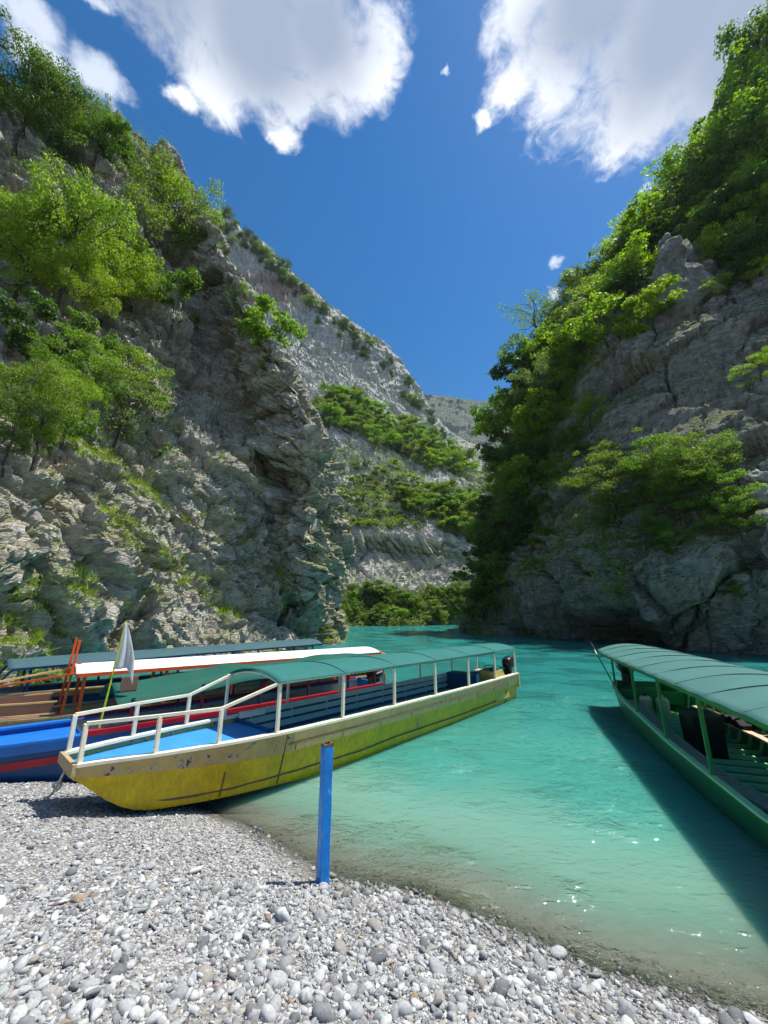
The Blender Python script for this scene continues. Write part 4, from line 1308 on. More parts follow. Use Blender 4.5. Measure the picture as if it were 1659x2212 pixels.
def outboard(parent, x, y, z, mark=None, tilt=0.25, k=1.0):
    """black outboard: cowl, leg, bracket, tiller arm; x is the transom"""
    R = Matrix.Rotation(-tilt, 3, 'Y')
    O = Vector((x, y, z))
    tf = lambda p: O + R @ (Vector(p) * k)
    m = MB().blob((0, 0, 0), (0.62, 0.40, 0.46), 3.4, 18, 11, lambda q: q + Vector((0.05 * q.z, 0, 0.06 * q.x)))
    m.v = [tuple(tf(Vector(p) + Vector((0.16, 0, 0.30)))) for p in m.v]
    cowl = m.build('motor_cowl', M['black'], parent, smooth=True)
    m = MB().tube([(0.18, 0, 0.12), (0.20, 0, -0.25), (0.22, 0, -0.75)], [0.11, 0.08, 0.05], 8)
    m.blob((0.24, 0, -0.78), (0.42, 0.12, 0.12), 2.2, 10, 7)
    m.v = [tuple(tf(p)) for p in m.v]
    m.build('motor_leg', M['steel'], parent, smooth=True)
    m = MB().box((0.0, 0, 0.0), (0.16, 0.26, 0.30)).tube([(-0.1, 0.0, 0.14), (-0.45, 0.03, 0.24)], 0.022, 6).tube([(-0.42, 0.03, 0.235), (-0.58, 0.04, 0.27)], 0.03, 6)
    m.v = [tuple(tf(p)) for p in m.v]
    m.build('motor_bracket', M['rubber'], parent)
    if mark:
        for sd in (-1, 1):
            for zz, mt in ((0.33, M['red_mark']), (0.27, M['white_mark'])):
                m = MB().box((0.2, sd * 0.199, zz), (0.3, 0.012, 0.045))
                m.v = [tuple(tf(p)) for p in m.v]
                q = m.build('stripe', mt, cowl)
    return cowl


# ---- the yellow boat, aground in front
Y = Boat('river_boat', (-4.38, 6.05), math.radians(48.7), 13.4,
         [(0, 0.375, 0.33, 1.05, 0.93), (0.40, 0.50, 0.38, 1.04, 0.52), (0.8, 0.62, 0.44, 1.02, 0.27), (2.0, 0.84, 0.58, 0.98, 0.13), (2.9, 0.91, 0.64, 0.95, 0.06), (5, 0.95, 0.66, 0.92, -0.15), (9, 0.93, 0.66, 0.88, -0.22), (12, 0.85, 0.62, 0.86, -0.22), (13.4, 0.80, 0.60, 0.86, -0.15)])
tag(Y.root, 'yellow flat-bottomed passenger boat with teal canopy, bow rusting on the pebbles', 'boat')
Y.hull(M['yellow'], 0.33, M['cream'], M['blue_in'], M['blue_deck'], 2.9, M['white_rail'], bow_band=M['cream_bow'], bow_band_end=2.95)
# rub strip with bolts on the near side
pts = [Vector((x, -(Y.wid(int(np.searchsorted(Y.S, x)) - 1, 0.78) + 0.035), Y.zt(x) - 0.20)) for x in np.linspace(3.05, 12.4, 30)]
MB().tube(pts, 0.014, 5).build('rub_strip', M['rust'], Y.root)
for x in np.linspace(3.2, 12.4, 9):
    i = int(np.searchsorted(Y.S, x)) - 1
    MB().bar((x, -(Y.wid(i, 0.75) + 0.026), Y.zt(x) - 0.21), (x, -(Y.wid(i, 0.66) + 0.024), Y.zt(x) - 0.33), 0.012).build('seam', M['rust'], Y.root)
for zf0, zf1, x in ((0.05, 0.98, 2.98), (0.05, 0.60, 12.35), (0.05, 0.5, 1.95)):
    i = int(np.searchsorted(Y.S, x)) - 1
    p = [Vector((x, -(Y.wid(i, f) + 0.012), Y.ZB[i] + (Y.ZT[i] - Y.ZB[i]) * f)) for f in np.linspace(zf0, zf1, 7)]
    MB().tube(p, 0.012, 4).build('seam', M['rust'], Y.root)
p = []
for x in np.linspace(0.9, 12.9, 40):
    i = int(np.searchsorted(Y.S, x)) - 1
    f = 0.16 if x < 5 else 0.30
    f = 0.16 + 0.20 * min(1, max(0, (x - 2) / 4))
    p.append(Vector((x, -(Y.wid(i, f) + 0.008), Y.ZB[i] + (Y.ZT[i] - Y.ZB[i]) * f)))
MB().tube(p, 0.016, 5).build('chine', M['rust'], Y.root)
NEAR, FAR = -1, 1
near_x = [Y.s_at(px, NEAR) for px in (172, 337, 474)]
far_x = [Y.s_at(px, FAR) for px in (146, 285, 400)]
roof_near = [Y.s_at(px, NEAR) for px in (601, 743, 855, 944, 1016, 1073)] + [13.25]
rz = lambda x: 1.80 - 0.006 * (x - 2.8)
railz = lambda x: 1.56 - 0.02 * x
for x in near_x:
    Y.post(x, NEAR, railz(x), M['white_rail'], 0.055, 'rail_post')
for x in far_x:
    Y.post(x, FAR, railz(x), M['white_rail'], 0.055, 'rail_post')
for x in roof_near:
    Y.post(x, NEAR, rz(x), M['white_rail'], 0.058, 'roof_post')
    Y.post(x - 0.1, FAR, rz(x), M['white_rail'], 0.052, 'roof_post')
for sd, xs in ((NEAR, near_x), (FAR, far_x)):
    pl = [Vector((x, sd * (Y.ht(x) - 0.04), railz(x))) for x in xs] + [Vector((roof_near[0], sd * (Y.ht(roof_near[0]) - 0.04), rz(roof_near[0])))]
    for a, b in zip(pl[:-1], pl[1:]):
        MB().bar(a, b, 0.05, 0.045).build('hand_rail', M['white_rail'], Y.root)
    for a, b in zip(roof_near[:-1], roof_near[1:]):
        MB().bar((a, sd * (Y.ht(a) - 0.04), rz(a)), (b, sd * (Y.ht(b) - 0.04), rz(b)), 0.045, 0.04).build('roof_rail', M['white_rail'], Y.root)
for x in roof_near:
    hw = Y.ht(x) - 0.04
    MB().tube([(x, hw * v, rz(x) + 0.13 * (1 - abs(v) ** 2.2) - 0.03) for v in np.linspace(-1, 1, 13)], 0.018, 6).build('roof_hoop', M['white_rail'], Y.root, smooth=True)
ycan = Y.canopy(roof_near[0] - 0.06, 13.32, lambda x: Y.ht(x) + 0.02, lambda x: rz(x) + 0.025, 0.15, M['canopy_teal'], 0.008, seed=3)
for x in roof_near[1:-1]:
    hw = Y.ht(x) + 0.01
    MB().tube([(x, hw * v, rz(x) + 0.032 + 0.15 * (1 - abs(v) ** 2.2)) for v in np.linspace(-0.98, 0.98, 13)], 0.008, 5).build('seam', M['canopy_green'], ycan, smooth=True)
lac = []
for k, x in enumerate(np.linspace(4.5, 11.5, 120)):
    o = 0.03 if k % 2 else -0.03
    lac.append((x, -(Y.ht(x) - 0.04 + 0.035), rz(x) + o * 1.1))
MB().tube(lac, 0.006, 4).build('lacing', M['rubber'], Y.root)
# benches along both sides
for sd, x0, x1 in ((FAR, 2.95, 10.9), (NEAR, 3.1, 10.6)):
    hwm = lambda x: Y.ht(x) - 0.16
    MB().bar((x0, sd * (hwm(x0) - 0.16), 0.50), (x1, sd * (hwm(x1) - 0.16), 0.47), 0.34, 0.04).build('seat', M['slat'], Y.root)
    if sd == FAR:
        for k in range(3):
            z = 0.66 + 0.165 * k
            MB().bar((x0, sd * (hwm(x0) + 0.02), z), (x1, sd * (hwm(x1) + 0.02), z - 0.03), 0.022, 0.115).build('back_slat', M['slat'], Y.root)
        for x in np.linspace(x0 + 0.3, x1 - 0.2, 8):
            MB().bar((x, sd * (hwm(x) + 0.045), 0.14), (x, sd * (hwm(x) + 0.045), 1.0), 0.04).build('bench_post', M['slat'], Y.root)
    else:
        for x in np.linspace(x0 + 0.3, x1 - 0.2, 5):
            MB().bar((x, sd * (hwm(x) - 0.16), 0.14), (x, sd * (hwm(x) - 0.16), 0.49), 0.05).build('bench_post', M['slat'], Y.root)
MB().bar((2.95, hwm(2.95) - 0.02, 0.98), (3.55, hwm(3.5) - 0.02, 0.965), 0.014, 0.10).build('notice', M['white_mark'], Y.root)
MB().box((11.1, 0.3, 0.62), (0.5, 0.9, 0.85)).build('stern_locker', M['blue_in'], Y.root)
m = MB()
prof = [(0, 0.14), (0, 1.10), (0.60, 1.14), (1.0, 0.80), (1.1, 0.14)]
m.loft([[Vector((11.55 + x, y, z)) for x, z in prof] for y in (-0.75, -0.15)], closed=True, cap=True)
con = m.build('console', M['olive'], Y.root, bevel=0.02)
MB().tube([(11.75 + 0.13 * math.cos(t), -0.45 + 0.17 * math.sin(t), 1.22 + 0.05 * math.cos(t)) for t in np.linspace(0, 6.283, 20)], 0.014, 6).build('steering_wheel', M['black'], con)
MB().box((11.62, -0.62, 1.16), (0.12, 0.1, 0.1)).build('throttle', M['black'], con)
outboard(Y.root, 13.35, -0.42, 0.92, None, 0.15, 0.95)

# ---- the blue boat with red gunwale, behind the yellow one
B = Boat('river_boat', (-8.5, 6.2), math.radians(44.0), 11.2,
         [(0, 0.26, 0.14, 1.05, 0.70), (0.8, 0.50, 0.26, 0.95, 0.40), (2.2, 0.74, 0.50, 0.86, 0.12), (3.5, 0.82, 0.60, 0.82, 0.0), (6, 0.84, 0.62, 0.80, -0.12), (9, 0.82, 0.62, 0.80, -0.2), (11.2, 0.76, 0.6, 0.82, -0.15)])
tag(B.root, 'blue boat with red stripe and gunwale under a sagging green tarp canopy', 'boat')
B.hull(M['blue_hull'], 0.16, M['blue_lit'], M['dirty_white'], M['blue_lit'], 3.3, M['blue_lit'], bands=[(0.27, 0.40, 0.012, 'stripe', M['red'])], cap_w=0.14)
for sd in (-1, 1):
    rg = []
    for x in np.linspace(3.3, 11.1, 24):
        w_ = B.ht(x)
        rg.append([Vector((x, sd * (w_ + 0.05), B.zt(x) + 0.0)), Vector((x, sd * (w_ + 0.05), B.zt(x) + 0.09)), Vector((x, sd * (w_ - 0.10), B.zt(x) + 0.09)), Vector((x, sd * (w_ - 0.10), B.zt(x) + 0.0))])
    MB().loft(rg, closed=True, cap=True).build('red_rail', M['red'], B.root)
bz = lambda x: 1.34 + 0.20 * min(1, max(0, (x - 3.7) / 2.5)) + 0.006 * (x - 6)
for x in (4.05, 5.4, 6.8, 8.2, 9.6, 10.7):
    for sd in (-1, 1):
        z0, z1 = B.zt(x) + 0.05, bz(x) + 0.03
        p = B.g(x, sd, 0.05)
        a = z0 + (z1 - z0) * 0.3; b = z0 + (z1 - z0) * 0.62
        post = MB().bar((p.x, p.y, z0), (p.x, p.y, a), 0.05).build('roof_post', M['blue_hull'], B.root)
        MB().bar((p.x, p.y, a), (p.x, p.y, b), 0.052).build('red_band', M['red'], post)
        MB().bar((p.x, p.y, b), (p.x, p.y, z1), 0.05).build('upper_post', M['blue_hull'], post)
B.canopy(3.75, 10.9, lambda x: B.ht(x) + 0.04, bz, 0.20, M['canopy_green'], 0.055, droop=0.10, seed=11)
MB().tube([(3.78, (B.ht(3.8) + 0.02) * v, bz(3.8) + 0.2 * (1 - abs(v) ** 2.2) - 0.03) for v in np.linspace(-1, 1, 13)], 0.02, 6).build('roof_hoop', M['canopy_green'], B.root, smooth=True)
MB().box((3.98, -0.55, 1.63), (0.30, 0.03, 0.27)).build('name_board', M['brown'], B.root)
fp = MB().tube([(3.55, -0.74, 0.92), (3.62, -0.70, 1.7), (3.72, -0.64, 2.86)], [0.018, 0.016, 0.010], 6).build('flag_pole', M['lime'], B.root)
# white flag hanging in folds from the pole top
rows = []
for a in range(21):
    f = a / 20
    ring = []
    for b in range(11):
        u = b / 10
        wd = 0.03 + 0.36 * f ** 0.85
        fold = 0.05 * math.sin(u * 10 + f * 2.5) * f
        zz = 2.85 - 0.90 * f - 0.42 * max(0.0, (u - 0.66) / 0.34) * max(0.0, (f - 0.80) / 0.20)
        ring.append(Vector((3.70 - 0.075 * f + wd * u, -0.64 - 0.05 * f + fold, zz)))
    rows.append(ring)
rings = [r + [p + Vector((0, -0.006, 0)) for p in reversed(r)] for r in rows]
MB().loft(rings, closed=True, cap=True).build('flag', M['flag'], fp, smooth=True)
outboard(B.root, 11.15, -0.15, 0.85, True, 0.2)
rb = MB().tube([(9.0 + 0.001, -(B.ht(6.9) - 0.1) + 0.09 * math.cos(t), 1.28 + 0.13 * math.sin(t)) for t in np.linspace(0, 6.283, 18)], 0.035, 6)
rb.v = [(p[0] - 2.1, p[1], p[2]) for p in rb.v]
rb.build('ring_buoy', M['red'], B.root, smooth=True)
for sd in (-1, 1):
    MB().bar((3.6, sd * 0.5, 0.48), (10.2, sd * 0.5, 0.46), 0.3, 0.04).build('seat', M['slat'], B.root)

# ---- the white boat with orange frame
O = Boat('river_boat', (-10.65, 8.75), math.radians(41.0), 13.5,
         [(0, 0.25, 0.15, 0.80, 0.45), (1.0, 0.5, 0.28, 0.70, 0.22), (2.6, 0.72, 0.5, 0.62, 0.02), (5, 0.84, 0.62, 0.60, -0.15), (9, 0.84, 0.64, 0.60, -0.2), (13.5, 0.76, 0.6, 0.66, -0.15)])
tag(O.root, 'dirty white boat with long white roof on orange posts', 'boat')
O.hull(M['dirty_white'], 0.14, M['wood'], M['tan_in'], M['brown'], 3.0, M['wood'], cap_w=0.12)
oz = lambda x: 1.54 - 0.006 * (x - 3.4)
xo = [3.45, 5.3, 7.2, 9.1, 11.0, 12.9]
for x in xo:
    for sd in (-1, 1):
        O.post(x, sd, oz(x), M['orange'], 0.075, 'roof_post')
for sd in (-1, 1):
    MB().bar((3.3, sd * 0.86, oz(3.3)), (13.2, sd * 0.82, oz(13.2)), 0.05, 0.09).build('roof_trim', M['orange'], O.root)
for xx in (3.3, 13.2):
    MB().bar((xx, -0.86, oz(xx)), (xx, 0.86, oz(xx)), 0.05, 0.09).build('roof_trim', M['orange'], O.root)
O.canopy(3.25, 13.15, 0.85, lambda x: oz(x) + 0.05, 0.15, M['roof_white'], 0.0, th=0.03, name='roof')
m = MB()
m.add([(13.2, -0.84, oz(13.2)), (13.65, -0.7, oz(13.2) - 0.06), (13.65, 0.7, oz(13.2) - 0.06), (13.2, 0.84, oz(13.2)), (13.2, -0.84, oz(13.2) + 0.05), (13.2, 0.84, oz(13.2) + 0.05), (13.2, 0, oz(13.2) + 0.2)],
      [(0, 1, 2, 3), (0, 4, 6, 1), (6, 5, 3, 2), (1, 6, 2), (0, 3, 5, 6, 4)])
m.build('roof_end', M['orange'], O.root)
for sd in (-1, 1):                          # raised bow frame: leaning poles past the roof and stays down to the bow
    MB().bar((3.12, sd * (O.ht(3.1) - 0.04), O.zt(3.0)), (3.22, sd * 0.60, 2.38), 0.055).build('bow_pole', M['orange'], O.root)
    MB().bar((3.25, sd * 0.70, oz(3.2) + 0.04), (0.55, sd * 0.30, 1.22), 0.045).build('bow_stay', M['orange'] if sd < 0 else M['cream'], O.root)
    for zz in (0.10, 0.36):
        pl = [Vector((x, sd * (O.ht(x) - 0.02), O.zt(x) + zz)) for x in (0.5, 1.4, 2.3, 3.0)]
        for a, b in zip(pl[:-1], pl[1:]):
            MB().bar(a, b, 0.035).build('bow_rail', M['cream'], O.root)
    MB().bar((1.7, sd * (O.ht(1.7) - 0.02), O.zt(1.7)), (1.7, sd * (O.ht(1.7) - 0.02), O.zt(1.7) + 0.36), 0.03).build('rail_post', M['cream'], O.root)
    MB().bar((1.9, sd * (O.ht(2.0) - 0.09), O.zt(2.0) + 0.22), (2.95, sd * (O.ht(2.9) - 0.09), O.zt(2.9) + 0.22), 0.02, 0.26).build('bow_board', M['brown'], O.root)
    MB().bar((3.5, sd * 0.5, 0.5), (11.5, sd * 0.5, 0.48), 0.32, 0.04).build('seat', M['wood'], O.root)
MB().blob((3.35, 0.0, oz(3.3) + 0.12), (0.14, 0.30, 0.22), 2.4).build('bow_light', M['red'], O.root, smooth=True)
outboard(O.root, 13.45, 0.1, 0.85, None, 0.2)

# ---- the boat moored against the rock, slate roof on blue posts
D = Boat('river_boat', (-12.25, 9.6), math.radians(46.5), 13.0,
         [(0, 0.25, 0.15, 1.15, 0.70), (1.0, 0.5, 0.28, 1.05, 0.4), (2.6, 0.72, 0.5, 0.96, 0.2), (5, 0.84, 0.62, 0.9, -0.05), (9, 0.84, 0.64, 0.86, -0.2), (13.0, 0.76, 0.6, 0.86, -0.15)])
tag(D.root, 'boat nearest the rock wall, its slate-coloured roof carried on blue posts', 'boat')
D.hull(M['blue_hull'], 0.14, M['wood'], M['blue_in'], M['blue_deck'], 3.0, M['wood'])
dz = lambda x: 1.60 + 0.012 * (x - 3)
for x in (3.0, 4.9, 6.8, 8.7, 10.6, 12.4):
    for sd in (-1, 1):
        D.post(x, sd, dz(x), M['blue_hull'], 0.06, 'roof_post')
for sd in (-1, 1):
    MB().bar((2.6, sd * 0.83, dz(2.6)), (12.8, sd * 0.80, dz(12.8)), 0.05, 0.06).build('roof_rail', M['blue_hull'], D.root)
    MB().bar((3.5, sd * 0.5, 0.5), (11.5, sd * 0.5, 0.48), 0.32, 0.04).build('seat', M['wood'], D.root)
    MB().bar((2.62, sd * 0.8, dz(2.6)), (2.2, sd * 0.62, D.zt(2.2)), 0.05).build('front_strut', M['blue_hull'], D.root)
D.canopy(2.5, 12.85, 0.86, lambda x: dz(x) + 0.03, 0.18, M['canopy_dark'], 0.012, name='canopy', seed=5)
outboard(D.root, 12.95, 0.0, 0.85, None, 0.2)

# ---- the green boat, running out of the frame
G = Boat('river_boat', (5.14, 3.15), math.radians(72.2), 11.5,
         [(0, 0.3, 0.2, 0.85, 0.45), (0.8, 0.75, 0.5, 0.70, 0.15), (2.0, 1.14, 0.90, 0.54, -0.1), (5, 1.20, 0.98, 0.57, -0.22), (9, 1.12, 0.92, 0.66, -0.22), (10.6, 0.98, 0.8, 0.74, -0.2), (11.4, 0.72, 0.6, 0.80, -0.1)], floor=0.10)
tag(G.root, 'green boat with grey-green canopy moored alone on the open water side', 'boat')
G.hull(M['green_hull'], 0.09, M['green_in'], M['green_in'], M['green_in'], 0.9, M['green_rib'], cap_w=0.07)
gz = lambda x: 1.78 + 0.0 * x
gp = [1.2] + sorted(G.s_at(px, 1) for px in (1534, 1436, 1374)) + [10.9]
for x in gp:
    for sd in (-1, 1):
        lean = 0.12 if sd > 0 else 0.0
        G.post(x, sd, gz(x), M['green_in'], 0.055, 'roof_post', x1=x, inset=0.04 if sd > 0 else 0.09)
ghw = lambda x: 1.25 if x < 9.5 else 1.25 - 0.20 * ((x - 9.5) / 2.2) ** 2
ys = lambda v, x: v * (ghw(x) if v > 0 else ghw(x) - 0.14)
for sd in (-1, 1):
    xs = np.linspace(0.9, 11.7, 14)
    for a, b in zip(xs[:-1], xs[1:]):
        MB().bar((a, ys(sd, a), gz(a) - 0.015), (b, ys(sd, b), gz(b) - 0.015), 0.045, 0.07).build('roof_rail', M['green_in'], G.root)
MB().bar((0.85, 1.28, gz(0) - 0.02), (0.85, -1.13, gz(0) - 0.02), 0.05, 0.07).build('roof_rail', M['green_in'], G.root)
# canopy with cross folds where the hoops carry it
top = []
hoops = np.linspace(0.8, 11.8, 11)
rings = []
for x in np.linspace(0.8, 11.85, 150):
    d = np.min(np.abs(hoops - x)); f = min(1, d / 0.55)
    t, b = [], []
    for v in np.linspace(-1, 1, 19):
        z = gz(x) + 0.02 + 0.22 * (1 - abs(v) ** 2.0) - 0.055 * math.sin(f * 1.57) * (1 - abs(v) ** 3) + 0.006 * math.sin(x * 9 + v * 5)
        y = ys(v, x) + 0.03 * v
        t.append(Vector((x, y, z))); b.append(Vector((x, y, z - 0.012)))
    rings.append(t + list(reversed(b)))
can = MB().loft(rings, closed=True, cap=True).build('canopy', M['canopy_grey'], G.root, smooth=True)
for x in hoops:
    MB().tube([(x, ys(v, x), gz(x) - 0.02 + 0.22 * (1 - abs(v) ** 2.0)) for v in np.linspace(-1, 1, 13)], 0.018, 6).build('roof_hoop', M['green_in'], G.root, smooth=True)
for x in hoops[1:-1]:
    MB().tube([(x, ys(v, x), gz(x) + 0.026 + 0.22 * (1 - abs(v) ** 2.0)) for v in np.linspace(-0.99, 0.99, 15)], 0.009, 5).build('seam', M['canopy_dark'], can, smooth=True)
MB().tube([(0.8, -(ghw(1) - 0.11), gz(1) + 0.035), (6, -(ghw(6) - 0.11), gz(6) + 0.035), (11.6, -(ghw(11.6) - 0.11), gz(11) + 0.035)], 0.014, 5).build('edge_batten', M['plank'], G.root)
for x in np.arange(1.3, 10.4, 0.42):
    wv = G.hb(x) - 0.02
    MB().box((x, 0, 0.135), (0.07, wv * 2, 0.07)).build('floor_rib', M['green_rib'], G.root)
    for sd in (-1, 1):
        MB().bar((x, sd * (G.ht(x) - 0.09), G.zt(x) - 0.03), (x, sd * (G.hb(x) - 0.03), 0.12), 0.045).build('side_rib', M['green_rib'], G.root)
for a, b in ((1.1, 3.9), (3.95, 6.6), (6.65, 9.4)):
    MB().bar((a, G.ht(a) - 0.25, G.zt(a) - 0.10), (b, G.ht(b) - 0.25, G.zt(b) - 0.10), 0.30, 0.035).build('seat', M['cushion'], G.root)
    MB().bar((a, G.ht(a) - 0.40, G.zt(a) - 0.10), (b, G.ht(b) - 0.40, G.zt(b) - 0.10), 0.02, 0.045).build('seat_edge', M['plank'], G.root)
    MB().bar((a, -(G.ht(a) - 0.24), 0.50), (b, -(G.ht(b) - 0.24), 0.51), 0.34, 0.045).build('seat', M['plank'], G.root)
    MB().bar((a, -(G.ht(a) - 0.10), 0.74), (b, -(G.ht(b) - 0.10), 0.80), 0.03, 0.3).build('seat_back', M['green_in'], G.root)
cb = MB()
MB().box((10.35, 0, 0.55), (0.05, 1.7, 0.36)).build('bulkhead', M['green_in'], G.root)
MB().box((11.0, 0.05, 0.66), (0.7, 1.0, 0.05)).build('stern_deck', M['green_in'], G.root)
outboard(G.root, 11.2, 0.38, 1.0, True, 0.05, 1.25)
MB().bar((11.4, 0.85, 1.70), (11.1, 0.55, 1.62), 0.04, 0.16).build('roof_patch', M['orange'], G.root)
MB().tube([(11.75, 1.15, 1.78), (12.0, 1.25, 2.05)], 0.012, 5).build('aerial', M['rust'], G.root)
MB().bar((10.6, 0.92, 0.75), (11.9, 1.15, 1.76), 0.03).build('stern_stay', M['green_in'], G.root)


def world_of(bt, x, y, z):
    return bt.w(x, y, z)


def rest(name, mbs, bt, x, y, z, label, cat, group=None, rz=0.0):
    e = empty(name, bt.w(x, y, z), math.atan2(bt.s_, bt.c) + rz)
    tag(e, label, cat, group)
    for nm, mb, mt, sm in mbs:
        mb.build(nm, mt, e, smooth=sm)
    return e


# things lying in the green boat
for k, (x, y, lb) in enumerate(((9.85, 0.30, 'beige plastic fuel drum with open cap, nearest the hull side in the green boat'), (9.75, -0.10, 'beige plastic fuel drum standing second, half hidden behind the other drum'))):
    body = MB().tube([(0, 0, 0), (0, 0, 0.02), (0, 0, 0.46), (0, 0, 0.53), (0, 0, 0.55)], [0.15, 0.17, 0.17, 0.13, 0.09], 18)
    cap = MB().tube([(0.0, 0.0, 0.545), (0.0, 0.0, 0.60)], 0.05, 12)
    rest('fuel_drum', [('body', body, M['jerry'], False), ('cap', cap, M['rubber'] if k == 0 else M['jerry'], False)], G, x, y, 0.10, lb, 'drum', 'fuel drums')
bin_ = MB().box((0, 0, 0.36), (0.72, 0.50, 0.72), taper=1.06)
lid = MB().box((0, 0, 0.745), (0.82, 0.58, 0.05)).bar((0.36, -0.25, 0.76), (0.36, 0.25, 0.76), 0.05)
rest('storage_bin', [('body', bin_, M['black'], False), ('lid', lid, M['black'], False)], G, 6.3, 0.22, 0.17, 'tall black bin with dark green lid standing among the floor ribs', 'bin')
for k, (x, lb) in enumerate(((7.4, 'crumpled black cover lying on the plank bench, at the drums end'), (5.0, 'long black life jacket heap spread over the middle of the plank bench'), (3.0, 'black jackets piled at the frame edge end of the plank bench'))):
    m = MB()
    L = (0.9, 1.6, 1.2)[k]
    for q in range(3):
        m.blob(((q - 1) * L * 0.3, 0.02 * q, 0.05 + 0.03 * (q % 2)), (L * 0.5, 0.36, 0.16), 2.6, 14, 8, lambda v: v + Vector((0, 0, 0.02 * math.sin(v.x * 17 + v.y * 11))))
    rest('jacket_heap', [('cover', m, M['black_cloth'], True)], G, x, -(G.ht(x) - 0.27), 0.525, lb, 'jackets', 'black covers on the bench')

# mooring rope from the yellow bow to the stones
bp = Y.w(-0.04, -0.05, 0.93)
g0 = Vector((-4.95, 5.75, 0)); gr = at_z(98, 1712, 0.5)
gr.z = float(ground_z(np.array([gr.x]), np.array([gr.y]))[0]) + 0.02
pts = []
for f in np.linspace(0, 1, 18):
    p = bp.lerp(gr, f); p.z -= 0.10 * math.sin(math.pi * f)
    pts.append(p)
rp = MB().tube(pts, 0.016, 6)
kn = pts[5]
rp.tube([kn + Vector((0.05 * math.cos(t), 0.02 * math.sin(2 * t), 0.05 * math.sin(t))) for t in np.linspace(0, 7.5, 22)], 0.017, 6)
r_ = rp.build('mooring_rope', M['rope'], None, smooth=True)
tag(r_, 'pale knotted mooring rope from the yellow bow down to the pebbles', 'rope')

# ---- blue steel post on the beach
pb = at_z(697, 1900, 0.12)
pb.z = float(ground_z(np.array([pb.x]), np.array([pb.y]))[0])
post = empty('mooring_post', pb, math.radians(33))
tag(post, 'blue painted square steel post with rusty top, driven into the pebble shore', 'post')
hp = 0.0
for h_ in np.linspace(0.6, 2.2, 200):
    if project(pb + Vector((0, 0, h_)))[1] < 1606:
        hp = h_; break
w_ = 0.059
sh_ = MB()
rings = []
for z in np.linspace(-0.3, hp - 0.03, 14):
    j = 0.0015 * math.sin(z * 11)
    ww = w_ + j
    c = 0.010
    rings.append([Vector((x, y, z)) for x, y in ((-ww, -ww + c), (-ww + c, -ww), (ww - c, -ww), (ww, -ww + c), (ww, ww - c), (ww - c, ww), (-ww + c, ww), (-ww, ww - c))])
sh_.loft(rings, closed=True, cap=True).build('shaft', M['post_blue'], post)
rings = []
for z, k in ((hp - 0.03, 1.003), (hp, 1.0), (hp, 0.82), (hp - 0.028, 0.82)):
    rings.append([Vector((x * k, y * k, z + (0.012 * math.sin(x * 90 + y * 60) if z == hp else 0))) for x, y in ((-w_, -w_), (0, -w_), (w_, -w_), (w_, 0), (w_, w_), (0, w_), (-w_, w_), (-w_, 0))])
MB().loft(rings, closed=True, cap=False).add(rings[-1], [tuple(range(8))]).build('rusty_top', M['rust'], post)

# ------------------------------------------------------------------ pebbles
def ico(sub):
    bm = bmesh.new(); bmesh.ops.create_icosphere(bm, subdivisions=sub, radius=1.0)
    bm.verts.ensure_lookup_table()
    V = np.array([v.co[:] for v in bm.verts]); F = np.array([[v.index for v in f.verts] for f in bm.faces])
    bm.free()
    return V, F


I2, I1 = ico(2), ico(1)
PAL = np.array([(0.60, 0.60, 0.585), (0.52, 0.52, 0.51), (0.42, 0.425, 0.425), (0.33, 0.335, 0.34), (0.24, 0.245, 0.25), (0.165, 0.17, 0.175), (0.43, 0.41, 0.37), (0.36, 0.325, 0.28), (0.40, 0.27, 0.16), (0.30, 0.20, 0.17), (0.31, 0.35, 0.33)])
PAL = PAL * 0.88
PW = np.array([0.13, 0.18, 0.21, 0.19, 0.14, 0.07, 0.05, 0.04, 0.006, 0.009, 0.022]); PW = PW / PW.sum()


def stone(V, r):
    """one water-worn stone: a flattened, slightly faceted ellipsoid"""
    ax = np.array([1.0, 0.52 + 0.42 * r.random(), 0.26 + 0.36 * r.random()])
    q = V * (1 + 0.16 * np.sin(V @ r.normal(size=3) * 2.2 + r.random() * 6)[:, None] + 0.08 * np.sin(V @ r.normal(size=3) * 4.5 + r.random() * 6)[:, None])
    for _ in range(2):                      # a flat break or two
        d = r.normal(size=3); d /= np.linalg.norm(d)
        h = q @ d; c = 0.55 + 0.35 * r.random()
        q = q - np.outer(np.clip(h - c, 0, None) * 0.85, d)
    return q * ax


def rot_mats(n, r, tilt=0.45):
    a = r.random(n) * 2 * np.pi; b = r.normal(size=n) * tilt; c = r.normal(size=n) * tilt
    ca, sa, cb, sb, cc, sc = np.cos(a), np.sin(a), np.cos(b), np.sin(b), np.cos(c), np.sin(c)
    Z = np.zeros(n); O1 = np.ones(n)
    Rz = np.stack([np.stack([ca, -sa, Z], 1), np.stack([sa, ca, Z], 1), np.stack([Z, Z, O1], 1)], 1)
    Rx = np.stack([np.stack([O1, Z, Z], 1), np.stack([Z, cb, -sb], 1), np.stack([Z, sb, cb], 1)], 1)
    Ry = np.stack([np.stack([cc, Z, sc], 1), np.stack([Z, O1, Z], 1), np.stack([-sc, Z, cc], 1)], 1)
    return Rz @ Rx @ Ry


rp_ = np.random.default_rng(99)


